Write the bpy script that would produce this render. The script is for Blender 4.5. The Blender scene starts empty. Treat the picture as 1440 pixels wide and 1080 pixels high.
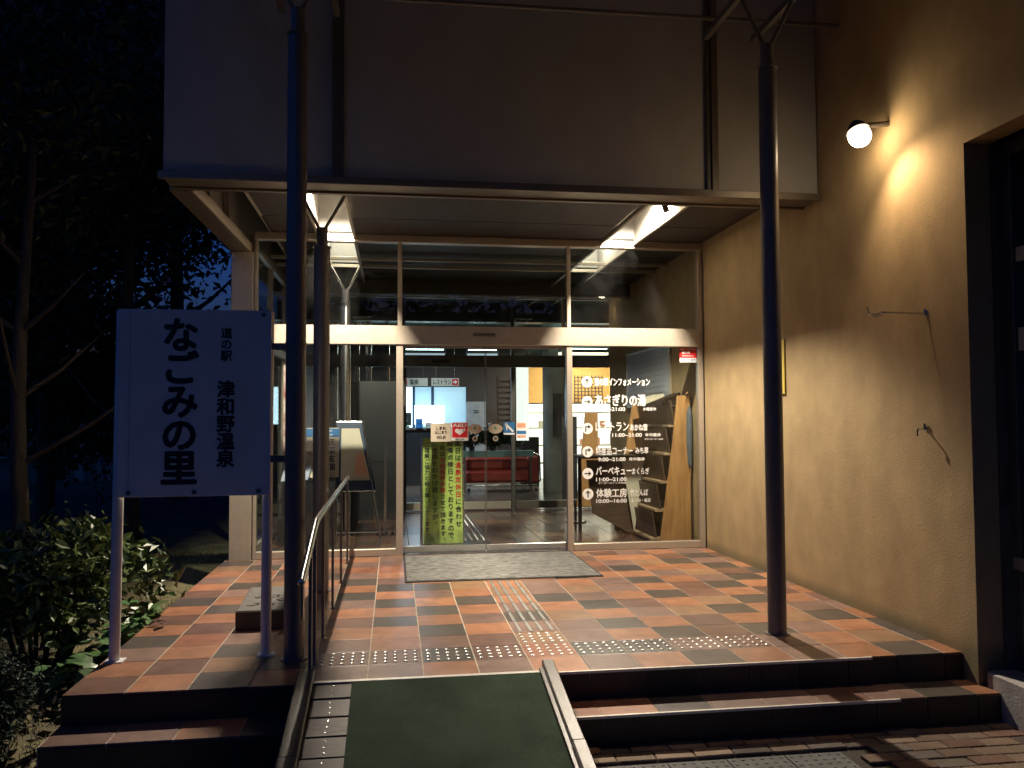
import bpy, bmesh, math, random
import numpy as np
from mathutils import Vector, Matrix
random.seed(7); rng = np.random.default_rng(7)
S = bpy.context.scene; COL = S.collection
R = math.radians

# ------------------------------------------------------------------ camera
cd = bpy.data.cameras.new('camera'); cam = bpy.data.objects.new('camera', cd); COL.objects.link(cam); S.camera = cam
yaw, pitch, roll, FPX, EYE = 0.141566, 0.042963, -0.0048115, 1163.87, 1.363
cy, sy, cp, sp, cr, sr = math.cos(yaw), math.sin(yaw), math.cos(pitch), math.sin(pitch), math.cos(roll), math.sin(roll)
fw = Vector((sy*cp, cy*cp, sp)); rt = Vector((cy, -sy, 0)); up = rt.cross(fw)
r2 = rt*cr + up*sr; u2 = up*cr - rt*sr
M4 = Matrix(((r2.x, u2.x, -fw.x, 0), (r2.y, u2.y, -fw.y, 0), (r2.z, u2.z, -fw.z, EYE), (0, 0, 0, 1)))
cam.matrix_world = M4
cd.sensor_width = 36; cd.lens = FPX/1440*36; cd.clip_end = 2000; cd.clip_start = .05

# ------------------------------------------------------------------ sky (last light of dusk) and exposure
SKY = 0.33
W = bpy.data.worlds.new('World'); S.world = W; W.use_nodes = True
nt = W.node_tree; bg = nt.nodes['Background']
sky = nt.nodes.new('ShaderNodeTexSky'); sky.sky_type = 'NISHITA'; sky.sun_disc = False
sky.sun_elevation = R(-.3); sky.sun_rotation = R(180); sky.air_density = 1.0; sky.dust_density = 1.0; sky.ozone_density = 5.6
nt.links.new(sky.outputs[0], bg.inputs[0]); bg.inputs[1].default_value = SKY
S.view_settings.view_transform = 'Standard'; S.view_settings.look = 'None'
S.view_settings.exposure = 0.2; S.view_settings.gamma = 1.0
S.cycles.use_denoising = True
S.cycles.max_bounces = 9; S.cycles.diffuse_bounces = 4; S.cycles.glossy_bounces = 5; S.cycles.transparent_max_bounces = 16
S.cycles.sample_clamp_indirect = 6.0
S.cycles.caustics_reflective = False; S.cycles.caustics_refractive = False

P_CHAN, P_FLOOD, P_INNER = 760, 32, 26

# ------------------------------------------------------------------ materials
def mat(name, col=(.5, .5, .5), rough=.6, metal=0., noise=0., nscale=8., bump=0., bscale=60., emit=None, estr=0., spec=.5, col2=None, coat=0., stretch=None):
    m = bpy.data.materials.new(name); m.use_nodes = True; t = m.node_tree; p = t.nodes['Principled BSDF']
    p.inputs['Base Color'].default_value = (*col, 1); p.inputs['Roughness'].default_value = rough
    p.inputs['Metallic'].default_value = metal; p.inputs['Specular IOR Level'].default_value = spec
    p.inputs['Coat Weight'].default_value = coat
    if emit: p.inputs['Emission Color'].default_value = (*emit, 1); p.inputs['Emission Strength'].default_value = estr
    tc = t.nodes.new('ShaderNodeTexCoord')
    src = tc.outputs['Object']
    if stretch:
        mp = t.nodes.new('ShaderNodeMapping'); mp.inputs['Scale'].default_value = stretch; t.links.new(src, mp.inputs[0]); src = mp.outputs[0]
    if noise > 0 or col2:
        n = t.nodes.new('ShaderNodeTexNoise'); n.inputs['Scale'].default_value = nscale; n.inputs['Detail'].default_value = 6; n.inputs['Roughness'].default_value = .6
        t.links.new(src, n.inputs['Vector'])
        cr_ = t.nodes.new('ShaderNodeValToRGB'); c2 = col2 or tuple(max(0, c*(1-noise)) for c in col)
        cr_.color_ramp.elements[0].position = .32; cr_.color_ramp.elements[1].position = .68
        cr_.color_ramp.elements[0].color = (*c2, 1); cr_.color_ramp.elements[1].color = (*[min(1, c*(1+noise*.5)) for c in col], 1)
        t.links.new(n.outputs[0], cr_.inputs[0]); t.links.new(cr_.outputs[0], p.inputs['Base Color'])
        mr = t.nodes.new('ShaderNodeMapRange'); mr.inputs['To Min'].default_value = max(.03, rough*.8); mr.inputs['To Max'].default_value = min(1, rough*1.25)
        t.links.new(n.outputs[0], mr.inputs[0]); t.links.new(mr.outputs[0], p.inputs['Roughness'])
    if bump > 0:
        n2 = t.nodes.new('ShaderNodeTexNoise'); n2.inputs['Scale'].default_value = bscale; n2.inputs['Detail'].default_value = 5
        t.links.new(src, n2.inputs['Vector'])
        b = t.nodes.new('ShaderNodeBump'); b.inputs['Strength'].default_value = bump; b.inputs['Distance'].default_value = .01
        t.links.new(n2.outputs[0], b.inputs['Height']); t.links.new(b.outputs[0], p.inputs['Normal'])
    return m

def mat_objcolor(name, rough=.4, bump=.25, bscale=70, var=.25, spec=.5, coat=0.):
    """surface whose hue is the object's own colour, with mottling that differs per piece"""
    m = bpy.data.materials.new(name); m.use_nodes = True; t = m.node_tree; p = t.nodes['Principled BSDF']
    oi = t.nodes.new('ShaderNodeObjectInfo'); ge = t.nodes.new('ShaderNodeNewGeometry')
    n = t.nodes.new('ShaderNodeTexNoise'); n.inputs['Scale'].default_value = 7; n.inputs['Detail'].default_value = 7; n.inputs['Roughness'].default_value = .65
    t.links.new(ge.outputs['Position'], n.inputs['Vector'])
    mr = t.nodes.new('ShaderNodeMapRange'); mr.inputs['From Min'].default_value = .3; mr.inputs['From Max'].default_value = .7
    mr.inputs['To Min'].default_value = 1-var; mr.inputs['To Max'].default_value = 1+var*.6
    t.links.new(n.outputs[0], mr.inputs[0])
    mx = t.nodes.new('ShaderNodeVectorMath'); mx.operation = 'SCALE'; t.links.new(oi.outputs['Color'], mx.inputs[0]); t.links.new(mr.outputs[0], mx.inputs['Scale'])
    n5 = t.nodes.new('ShaderNodeTexNoise'); n5.inputs['Scale'].default_value = 1.3; n5.inputs['Detail'].default_value = 8; n5.inputs['Roughness'].default_value = .7; t.links.new(ge.outputs['Position'], n5.inputs['Vector'])
    m5 = t.nodes.new('ShaderNodeMapRange'); m5.inputs['From Min'].default_value = .5; m5.inputs['From Max'].default_value = .72; m5.inputs['To Max'].default_value = .45; t.links.new(n5.outputs[0], m5.inputs[0])
    mw = t.nodes.new('ShaderNodeMix'); mw.data_type = 'RGBA'; t.links.new(m5.outputs[0], mw.inputs['Factor']); t.links.new(mx.outputs[0], mw.inputs['A']); mw.inputs['B'].default_value = (.13, .10, .08, 1)
    t.links.new(mw.outputs['Result'], p.inputs['Base Color'])
    m2 = t.nodes.new('ShaderNodeMapRange'); m2.inputs['To Min'].default_value = rough*.75; m2.inputs['To Max'].default_value = rough*1.35
    n3 = t.nodes.new('ShaderNodeTexNoise'); n3.inputs['Scale'].default_value = 2.6; n3.inputs['Detail'].default_value = 5; t.links.new(ge.outputs['Position'], n3.inputs['Vector'])
    t.links.new(n3.outputs[0], m2.inputs[0]); t.links.new(m2.outputs[0], p.inputs['Roughness'])
    n2 = t.nodes.new('ShaderNodeTexNoise'); n2.inputs['Scale'].default_value = bscale; n2.inputs['Detail'].default_value = 6
    t.links.new(ge.outputs['Position'], n2.inputs['Vector'])
    b = t.nodes.new('ShaderNodeBump'); b.inputs['Strength'].default_value = bump; b.inputs['Distance'].default_value = .004
    t.links.new(n2.outputs[0], b.inputs['Height']); t.links.new(b.outputs[0], p.inputs['Normal'])
    p.inputs['Specular IOR Level'].default_value = spec; p.inputs['Coat Weight'].default_value = coat
    return m

def mat_glass(name, tint=(.93, .96, .95), smudge=.0):
    m = bpy.data.materials.new(name); m.use_nodes = True; t = m.node_tree; t.nodes.remove(t.nodes['Principled BSDF'])
    out = t.nodes['Material Output']
    tr = t.nodes.new('ShaderNodeBsdfTransparent'); tr.inputs[0].default_value = (*tint, 1)
    gl = t.nodes.new('ShaderNodeBsdfGlossy'); gl.inputs['Roughness'].default_value = .01
    fr = t.nodes.new('ShaderNodeFresnel'); ge = t.nodes.new('ShaderNodeNewGeometry'); ior = t.nodes.new('ShaderNodeMapRange')
    ior.inputs['To Min'].default_value = 1.45; ior.inputs['To Max'].default_value = 1/1.45; t.links.new(ge.outputs['Backfacing'], ior.inputs[0]); t.links.new(ior.outputs[0], fr.inputs[0])
    mx = t.nodes.new('ShaderNodeMixShader'); t.links.new(fr.outputs[0], mx.inputs[0]); t.links.new(tr.outputs[0], mx.inputs[1]); t.links.new(gl.outputs[0], mx.inputs[2])
    df = t.nodes.new('ShaderNodeBsdfDiffuse'); df.inputs[0].default_value = (.6, .6, .6, 1)
    nz = t.nodes.new('ShaderNodeTexNoise'); nz.inputs['Scale'].default_value = 2.2; nz.inputs['Detail'].default_value = 8
    tc = t.nodes.new('ShaderNodeTexCoord'); t.links.new(tc.outputs['Object'], nz.inputs['Vector'])
    mr = t.nodes.new('ShaderNodeMapRange'); mr.inputs['From Min'].default_value = .4; mr.inputs['From Max'].default_value = .8; mr.inputs['To Max'].default_value = .007+smudge
    t.links.new(nz.outputs[0], mr.inputs[0])
    m2 = t.nodes.new('ShaderNodeMixShader'); t.links.new(mr.outputs[0], m2.inputs[0]); t.links.new(mx.outputs[0], m2.inputs[1]); t.links.new(df.outputs[0], m2.inputs[2])
    t.links.new(m2.outputs[0], out.inputs[0])
    return m

def mat_leaf(name, c1, c2, rough=.35):
    m = bpy.data.materials.new(name); m.use_nodes = True; t = m.node_tree; p = t.nodes['Principled BSDF']
    g = t.nodes.new('ShaderNodeNewGeometry'); r = t.nodes.new('ShaderNodeValToRGB')
    r.color_ramp.elements[0].color = (*c1, 1); r.color_ramp.elements[1].color = (*c2, 1)
    t.links.new(g.outputs['Random Per Island'], r.inputs[0]); t.links.new(r.outputs[0], p.inputs['Base Color'])
    p.inputs['Roughness'].default_value = rough
    return m

def mat_wood(name, c1, c2, rough=.5, scale=(2, 2, 14), axis='Z'):
    m = mat(name, c1, rough, noise=.3, nscale=3.2, col2=c2, bump=.12, bscale=30, stretch=scale)
    return m

M = dict(
    tile=mat_objcolor('glazed_quarry_tile', rough=.37, bump=.4, bscale=40, var=.34, spec=.6),
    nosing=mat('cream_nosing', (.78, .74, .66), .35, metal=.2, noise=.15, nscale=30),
    brick=mat_objcolor('paving_brick_clay', rough=.75, bump=.9, bscale=90, var=.35, spec=.3),
    grout=mat('cement_grout', (.50, .43, .34), .85, noise=.35, nscale=14, bump=.4),
    riser=mat('dark_riser_tile', (.045, .03, .025), .45, noise=.4, nscale=5, bump=.2),
    plaster=mat('rough_mustard_plaster', (.46, .34, .185), .92, noise=.16, nscale=4, bump=.35, bscale=150, spec=.15, stretch=(1, 1, .7)),
    stain=mat('mossy_wall_foot', (.17, .17, .10), .9, noise=.4, nscale=9, bump=.6, bscale=90, col2=(.30, .24, .13)),
    fascia=mat('grey_painted_fascia', (.43, .42, .40), .55, noise=.12, nscale=2, bump=.05, bscale=120, stretch=(1.4, 1, .7)),
    trim=mat('bronze_aluminium_trim', (.19, .165, .135), .38, metal=.55, noise=.12, nscale=20),
    alu=mat('champagne_aluminium', (.50, .44, .36), .36, metal=.45, noise=.08, nscale=25),
    darkalu=mat('dark_bronze_aluminium', (.12, .11, .10), .4, metal=.4, noise=.1),
    steel=mat('stainless_steel', (.62, .61, .59), .22, metal=1., noise=.1, nscale=30),
    column=mat('satin_grey_steel_paint', (.17, .165, .165), .38, metal=.35, noise=.12, nscale=12, bump=.05, bscale=150),
    soffit=mat_wood('dark_brown_soffit_board', (.030, .019, .013), (.018, .012, .009), .6, (8, .7, 1)),
    white=mat('channel_white_panel', (.30, .29, .27), .6, noise=.06, nscale=10),
    signwhite=mat('sign_white_enamel', (.72, .72, .71), .5, noise=.14, nscale=3, bump=.02),
    ink=mat('black_lettering', (.012, .012, .014), .6),
    glass=mat_glass('window_glass'),
    glass2=mat_glass('window_glass_inner', (.8, .84, .84)),
    decal=mat('white_vinyl', (.85, .85, .83), .6),
    carpet=mat('green_ramp_carpet', (.050, .078, .050), .95, noise=.4, nscale=3.5, bump=1., bscale=300, spec=.1),
    plank=mat_wood('weathered_ramp_plank', (.060, .042, .034), (.025, .018, .015), .6, (2, 14, 2)),
    kerb=mat_wood('ramp_kerb_timber', (.075, .058, .048), (.03, .023, .02), .34, (14, 2, 14)),
    mat=mat('grey_loop_mat', (.30, .30, .28), .97, noise=.75, nscale=26, bump=1.2, bscale=260, spec=.1, col2=(.12, .12, .115), stretch=(.6, 1.6, 1)),
    matedge=mat('rubber_mat_edge', (.03, .03, .03), .8),
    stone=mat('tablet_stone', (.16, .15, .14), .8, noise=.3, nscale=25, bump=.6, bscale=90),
    ground=mat('garden_soil_grass', (.17, .15, .07), .95, noise=.5, nscale=3, bump=1, bscale=40, col2=(.08, .065, .04)),
    studm=mat('brushed_tactile_metal', (.86, .84, .79), .30, metal=.85),
    asphalt=mat('asphalt', (.05, .05, .052), .9, noise=.3, nscale=12, bump=.6, bscale=200),
    paver=mat('grey_dotted_paver', (.15, .15, .145), .85, noise=.3, nscale=12, bump=.6, bscale=120),
    joint=mat('paving_joint_sand', (.05, .042, .032), .95, noise=.3, bump=.5),
    bark=mat('tree_bark', (.055, .045, .035), .9, noise=.4, nscale=14, bump=1.2, bscale=30, stretch=(1, 1, .3)),
    leafdark=mat_leaf('dark_tree_leaf', (.012, .022, .010), (.035, .055, .02), .5),
    leafshrub=mat_leaf('glossy_shrub_leaf', (.03, .06, .015), (.10, .15, .035), .38),
    leafbush=mat_leaf('dark_feathery_bush', (.010, .035, .014), (.02, .06, .025), .6),
    leafbig=mat_leaf('broad_groundcover_leaf', (.05, .12, .035), (.12, .22, .07), .4),
    grass=mat_leaf('lawn_blade', (.06, .075, .02), (.14, .13, .05), .7),
    wood=mat_wood('honey_pine', (.50, .27, .10), (.36, .18, .07), .42, (6, 6, .8)),
    darkwood=mat_wood('dark_stained_wood', (.09, .055, .035), (.05, .03, .02), .5, (2, 2, 8)),
    midwood=mat_wood('light_shelf_wood', (.42, .30, .18), (.30, .2, .12), .5, (3, 3, 3)),  # own light wood colour of the tier shelves and cabinet top
    cream=mat('cream_board', (.6, .54, .42), .6, noise=.06),
    navy=mat('navy_frame', (.02, .045, .10), .45, noise=.1),
    black=mat('matt_black', (.015, .015, .017), .5),
    red=mat('safety_red_print', (.62, .02, .025), .45),
    blue=mat('blue_print', (.03, .17, .42), .45),
    orange=mat('pale_orange_print', (.75, .36, .22), .5),
    green=mat('green_print', (.08, .25, .15), .5),
    lime=mat('lime_notice_sheet', (.42, .56, .12), .55, noise=.05),
    redvinyl=mat('red_vinyl_upholstery', (.42, .05, .03), .3, noise=.25, nscale=6),
    teal=mat('dim_teal_ceiling', (.22, .36, .35), .6, noise=.1, nscale=2),
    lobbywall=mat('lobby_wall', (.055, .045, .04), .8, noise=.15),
    shopwall=mat('orange_shop_wall', (.75, .42, .14), .7, noise=.1),
    pillar=mat('concrete_pillar', (.36, .33, .28), .7, noise=.2, nscale=5, bump=.2),
    jamb=mat('dark_wall_jamb', (.10, .088, .085), .8, noise=.3, nscale=6, bump=.3),
    sill=mat('pale_concrete_sill', (.42, .39, .36), .8, noise=.2, nscale=10, bump=.3),
    yellow=mat('yellow_plate', (.62, .48, .09), .5),
    paper=mat('blueish_notice_paper', (.45, .5, .62), .6, noise=.1),
    farwhite=mat('distant_white_paint', (.5, .5, .48), .7, noise=.2),
    umbrella=mat('blue_grey_umbrella_cloth', (.10, .13, .17), .7, noise=.2),
    poster=mat('mottled_poster_print', (.62, .57, .52), .6, noise=.5, nscale=6, col2=(.35, .06, .05)),
    darkposter=mat('dark_poster_print', (.012, .013, .016), .45, noise=.8, nscale=7, col2=(.022, .024, .028)),
)
def emat(name, col, s):
    m = bpy.data.materials.new(name); m.use_nodes = True; t = m.node_tree; p = t.nodes['Principled BSDF']
    p.inputs['Base Color'].default_value = (*[min(.8, c) for c in col], 1); p.inputs['Emission Color'].default_value = (*col, 1); p.inputs['Emission Strength'].default_value = s
    return m
M['itile'] = mat_objcolor('polished_inner_tile', rough=.2, bump=.2, bscale=40, var=.3, spec=.7)
M['lampwarm'] = emat('sodium_lamp_glass', (1, .76, .48), 38)
M['lampwhite'] = emat('channel_lamp_glass', (1, .93, .78), 8)
M['tube'] = emat('fluorescent_tube', (.75, .88, 1), .7); M['upglow'] = emat('added_uplight_glow', (.72, .95, .95), 22)
M['tubewarm'] = emat('warm_ceiling_panel', (1, .80, .55), 3.5)
M['screen'] = emat('lit_room_window', (.46, .70, .92), .45)
M['screen2'] = emat('bright_lit_window', (.62, .80, .95), 3.2)
M['screen3'] = emat('white_light_box', (.80, .92, 1), 4.5)
M['shopglow'] = emat('glowing_shop_back', (1, .92, .78), 2.2)  # glow put into the shop back panel, which is no lamp
M['curtain'] = emat('glowing_white_blind', (.95, .92, .82), 1.7)  # blind slats given a glow of their own to look lit

# ------------------------------------------------------------------ object helpers
OFF = {}
def link(o, parent=None):
    COL.objects.link(o)
    if parent: o.parent = parent
def thing(name, label, cat, loc=(0, 0, 0), group=None):
    o = bpy.data.objects.new(name, None); o.empty_display_size = .1; link(o); o.location = loc; OFF[o.name] = Vector(loc)
    o['label'] = label; o['category'] = cat
    if group: o['group'] = group
    return o
def tag(o, label, cat, group=None):
    o['label'] = label; o['category'] = cat
    if group: o['group'] = group
    return o
def struct(o): o['kind'] = 'structure'; return o
def stuff(o): o['kind'] = 'stuff'; return o
def off(parent):
    return OFF.get(parent.name, Vector((0, 0, 0))) if parent else Vector((0, 0, 0))
class MB:
    def __init__(s): s.v = []; s.f = []
    def box(s, x0, x1, y0, y1, z0, z1):
        b = len(s.v); s.v += [(x, y, z) for z in (z0, z1) for y in (y0, y1) for x in (x0, x1)]
        s.f += [tuple(b+i for i in q) for q in ((0, 2, 3, 1), (4, 5, 7, 6), (0, 1, 5, 4), (2, 6, 7, 3), (0, 4, 6, 2), (1, 3, 7, 5))]; return s
    def prism(s, pts, d):       # pts: planar polygon (3D), d: extrusion vector
        b = len(s.v); n = len(pts); d = Vector(d); s.v += [tuple(p) for p in pts] + [tuple(Vector(p)+d) for p in pts]
        s.f.append(tuple(range(b, b+n))); s.f.append(tuple(range(b+2*n-1, b+n-1, -1)))
        for i in range(n): j = (i+1) % n; s.f.append((b+i, b+n+i, b+n+j, b+j))
        return s
    def tube(s, path, r, n=12, cap=True):
        P = [Vector(p) for p in path]; rs = r if isinstance(r, (list, tuple)) else [r]*len(P); b = len(s.v)
        for i, p in enumerate(P):
            t = ((P[min(i+1, len(P)-1)]-P[i]).normalized() + (P[i]-P[max(i-1, 0)]).normalized())
            if t.length < 1e-6: t = Vector((0, 0, 1))
            t.normalize(); a = Vector((0, 0, 1)) if abs(t.z) < .9 else Vector((1, 0, 0))
            u = t.cross(a).normalized(); w = t.cross(u)
            for k in range(n):
                an = 2*math.pi*k/n; s.v.append(tuple(p + (u*math.cos(an)+w*math.sin(an))*rs[i]))
        for i in range(len(P)-1):
            for k in range(n):
                a0 = b+i*n+k; a1 = b+i*n+(k+1) % n; s.f.append((a0, a1, a1+n, a0+n))
        if cap: s.f.append(tuple(b+k for k in range(n-1, -1, -1))); s.f.append(tuple(b+(len(P)-1)*n+k for k in range(n)))
        return s
    def ball(s, c, r, n=10, m=6, sx=1, sy_=1, sz=1):
        b = len(s.v); c = Vector(c)
        for i in range(m+1):
            th = math.pi*i/m
            for k in range(n):
                a = 2*math.pi*k/n; s.v.append((c.x+r*sx*math.sin(th)*math.cos(a), c.y+r*sy_*math.sin(th)*math.sin(a), c.z+r*sz*math.cos(th)))
        for i in range(m):
            for k in range(n):
                s.f.append((b+i*n+k, b+(i+1)*n+k, b+(i+1)*n+(k+1) % n, b+i*n+(k+1) % n))
        return s
    def mesh(s, name, o=Vector((0, 0, 0))):
        me = bpy.data.meshes.new(name); me.from_pydata([(v[0]-o.x, v[1]-o.y, v[2]-o.z) for v in s.v], [], s.f)
        bm = bmesh.new(); bm.from_mesh(me); bmesh.ops.recalc_face_normals(bm, faces=bm.faces); bm.to_mesh(me); bm.free(); return me
    def build(s, name, m, parent=None, bevel=0, smooth=False, kind=None, at=None):
        o_ = off(parent) if at is None else Vector(at)
        me = s.mesh(name, o_)
        o = bpy.data.objects.new(name, me); link(o, parent)
        if at is not None and not parent: o.location = at; OFF[o.name] = Vector(at)
        else: OFF[o.name] = o_
        if m: me.materials.append(m)
        if smooth:
            for p in me.polygons: p.use_smooth = True
            me.set_sharp_from_angle(angle=R(40))
        if bevel: bevel_mesh(me, bevel)
        if kind: o['kind'] = kind
        return o
def bevel_mesh(me, w, seg=1):
    bm = bmesh.new(); bm.from_mesh(me); bmesh.ops.bevel(bm, geom=bm.edges[:], offset=w, segments=seg, affect='EDGES', profile=.6); bm.to_mesh(me); bm.free()
def B(x0, x1, y0, y1, z0, z1): return MB().box(x0, x1, y0, y1, z0, z1)
def copy_tree(o, parent=None):
    c = o.copy(); COL.objects.link(c); c.parent = parent; OFF[c.name] = OFF.get(o.name, Vector((0, 0, 0)))
    for ch in list(o.children): copy_tree(ch, c)
    return c

_tc = {}
def glyph(body):
    if body not in _tc:
        cu = bpy.data.curves.new('t', 'FONT'); cu.body = body; cu.resolution_u = 3
        ob = bpy.data.objects.new('t', cu); COL.objects.link(ob)
        me = bpy.data.meshes.new_from_object(ob); v = [tuple(a.co) for a in me.vertices]; f = [tuple(p.vertices) for p in me.polygons]
        bpy.data.objects.remove(ob); bpy.data.curves.remove(cu); bpy.data.meshes.remove(me); _tc[body] = (v, f)
    return _tc[body]
class Text:
    """collects flat print; a heavier weight is the glyph printed again with small shifts, each a hair in front of the last"""
    def __init__(s): s.parts = []
    def put(s, body, o, ux, uy, w=None, h=None, bold=0., cell=None):
        v, f = glyph(body)
        if not v: return s
        xs = [a[0] for a in v]; ys = [a[1] for a in v]; W0 = max(xs)-min(xs); H0 = max(ys)-min(ys)
        if cell: sx = sy_ = cell; cx, cy_ = .5, .37
        else:
            cx, cy_ = (min(xs)+max(xs))/2, (min(ys)+max(ys))/2
            sy_ = (h/H0) if h else w/W0; sx = (w/W0) if w else sy_
        o = Vector(o); ux = Vector(ux); uy = Vector(uy); nn = ux.cross(uy).normalized(); V = []; F = []
        d = bold; sh = [(0, 0)] if d <= 0 else [(0, 0), (d, 0), (-d, 0), (0, d), (0, -d), (.7*d, .7*d), (-.7*d, .7*d), (.7*d, -.7*d), (-.7*d, -.7*d)]
        for k, (dx, dy) in enumerate(sh):
            b = len(V); oo = o+nn*(.00012*k)
            V += [tuple(oo+ux*((a[0]-cx)*sx+dx*sy_)+uy*((a[1]-cy_)*sy_+dy*sy_)) for a in v]; F += [tuple(b+i for i in q) for q in f]
        s.parts.append((V, F)); return s
    def column(s, chars, o, ux, uy, size, pitch_, bold=0.):
        for i, ch in enumerate(chars):
            p = Vector(o)-Vector(uy)*(pitch_*i)
            if ch in '。、': p = p+Vector(ux)*size*.45+Vector(uy)*size*.45
            s.put(ch, p, ux, uy, cell=size, bold=bold)
        return s
    def poly(s, pts, o, ux, uy):
        s.parts.append(([tuple(Vector(o)+Vector(ux)*p[0]+Vector(uy)*p[1]) for p in pts], [tuple(range(len(pts)))])); return s
    def disc(s, r, o, ux, uy, n=28, ry=None): return s.poly([(r*math.cos(2*math.pi*i/n), (ry or r)*math.sin(2*math.pi*i/n)) for i in range(n)], o, ux, uy)
    def build(s, name, m, parent, split=False):
        o_ = off(parent); groups = [[p] for p in s.parts] if split else [s.parts]; last = None
        for gp in groups:
            V = []; F = []
            for (v, f) in gp: b = len(V); V += [(a[0]-o_.x, a[1]-o_.y, a[2]-o_.z) for a in v]; F += [tuple(b+i for i in q) for q in f]
            me = bpy.data.meshes.new(name); me.from_pydata(V, [], F)
            last = bpy.data.objects.new(name, me); link(last, parent); OFF[last.name] = o_; me.materials.append(m)
        return last
UX, UZ = (1, 0, 0), (0, 0, 1)

# ================================================================== SETTING
XW, XL, YF, YD, TX, TY, X0 = 3.275, -1.64, 4.4575, 8.49, .30, .2832, -.14
# ground
g = MB(); g.box(-300, 300, -300, 400, -.60, -.345); struct(g.build('ground', M['ground']))
# lawn near the platform, slightly raised and uneven
lv = []; lf = []; NX, NY = 60, 60
for j in range(NY+1):
    for i in range(NX+1):
        x = -9+7.35*i/NX; y = 3.2+12*j/NY
        lv.append((x, y, -.315 + .02*math.sin(x*2.1+y)*math.cos(y*1.7) + random.uniform(-.006, .006)))
for j in range(NY):
    for i in range(NX): a = j*(NX+1)+i; lf.append((a, a+1, a+NX+2, a+NX+1))
me = bpy.data.meshes.new('lawn'); me.from_pydata(lv, [], lf); o = bpy.data.objects.new('lawn', me); link(o); me.materials.append(M['ground']); struct(o)
# road beyond the garden
struct(B(-60, 3, 15.5, 22, -.34, -.325).build('road', M['asphalt']))

# ---- platform
plat = thing('entrance_platform', 'terracotta and brown tiled entrance platform with dark step risers', 'platform'); struct(plat); del plat['label']; del plat['category']
pb = MB(); pb.box(XL+.004, XW-.002, YF+.006, YD+.2, -.35, -.0022); pb.build('base', M['grout'], plat)
pb = MB(); pb.box(XL-.005, 3.40, 4.196, YF+.006, -.35, -.1525); pb.build('step_base', M['grout'], plat)
for k in range(17):      # dark riser tiles, platform edge
    x0 = X0+TX*(k-5); x1 = min(x0+TX, 3.335)
    B(x0+.003, x1-.003, YF-.004, YF+.004, -.152, -.012).build('riser_tile', M['riser'], plat)
    x1 = min(x0+TX, 3.40)
    B(x0+.003, x1-.003, 4.186, 4.194, -.345, -.162).build('riser_tile', M['riser'], plat)
PAL = dict(O=(.37, .165, .085), T=(.29, .165, .09), B=(.17, .088, .062), M=(.225, .135, .105), D=(.082, .066, .054), R=(.30, .12, .066))
rows = {}   # (row, column) -> letter, from the front edge; the rest is drawn at random
def setrow(r, c0, s):
    for i, ch in enumerate(s): rows[(r, c0+i)] = ch
setrow(0, -5, 'BODRMMOMOMODOMODO'); setrow(1, -5, 'OBTDBBDBRDDMBMOTD'); setrow(2, -5, 'MODOBOBBTMODBDMOD')
setrow(3, -5, 'DRMTOODOMMDOBOTDO'); setrow(4, -5, 'OBOMBDOMDTOMTDOMM'); setrow(5, -5, 'BODTOODOMODBOTDOB')
setrow(6, -5, 'ODMMMDODODMODBOBO'); setrow(7, -5, 'DORTDOMOTMTMOBDOM'); setrow(8, -5, 'BMOMODDTOMOMDOMDO')
setrow(9, -5, 'ODTODBOTTODOOMTBD'); setrow(10, -5, 'MOBDMOTDOBTBDOODO')
tile_mesh = MB().box(-.1468, .1468, -.1402, .1402, -.012, 0).mesh('tile'); bevel_mesh(tile_mesh, .0022, 2)
tile_mesh.materials.append(M['tile'])
def rnd_letter(prev):
    while True:
        c = random.choices('OTBMDR', (30, 12, 20, 16, 20, 8))[0]
        if c not in prev or random.random() < .2: return c
NR = 15
for r in range(NR):
    for c in range(-5, 12):
        x0 = X0+TX*c; x1 = min(x0+TX, XW); y0 = YF+TY*r; y1 = min(y0+TY, YD+.02)
        L = rows.get((r, c)) or rnd_letter((rows.get((r, c-1)), rows.get((r-1, c)))); rows[(r, c)] = L
        full = x1-x0 > .29 and y1-y0 > .27
        if full: o = bpy.data.objects.new('tile', tile_mesh)
        else:
            m_ = MB().box(-(x1-x0)/2+.0025, (x1-x0)/2-.0025, -(y1-y0)/2+.0025, (y1-y0)/2-.0025, -.012, 0).mesh('tile'); bevel_mesh(m_, .002); m_.materials.append(M['tile'])
            o = bpy.data.objects.new('tile', m_)
        link(o, plat); o.location = ((x0+x1)/2, (y0+y1)/2, random.uniform(-.0008, .0008)); o.rotation_euler = (random.uniform(-.002, .002), random.uniform(-.002, .002), 0)
        v = random.uniform(.85, 1.15); o.color = (*[q*v for q in PAL[L]], 1)
st_row = 'MMODOBBORODMMBMDO'
for i, c in enumerate(range(-5, 12)):
    x0 = X0+TX*c; x1 = min(x0+TX, 3.40) if c < 11 else 3.40
    m_ = MB().box(-(x1-x0)/2+.0025, (x1-x0)/2-.0025, -.130, .130, -.012, 0).mesh('tile'); bevel_mesh(m_, .0022, 2); m_.materials.append(M['tile'])
    o = bpy.data.objects.new('tile', m_); link(o, plat); o.location = ((x0+x1)/2, 4.324, -.15); v = random.uniform(.85, 1.1); o.color = (*[q*v for q in PAL[st_row[i]]], 1)
# pale strips only on the lamp-lit run of both edges; the glint is their colour
nos = MB(); nos.box(.86, 2.70, 4.440, 4.4560, -.012, .0015); nos.build('glint_strip', M['nosing'], plat); nos = MB(); nos.box(.86, 2.70, 4.177, 4.1935, -.162, -.1485); nos.build('glint_strip', M['nosing'], plat)

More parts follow.
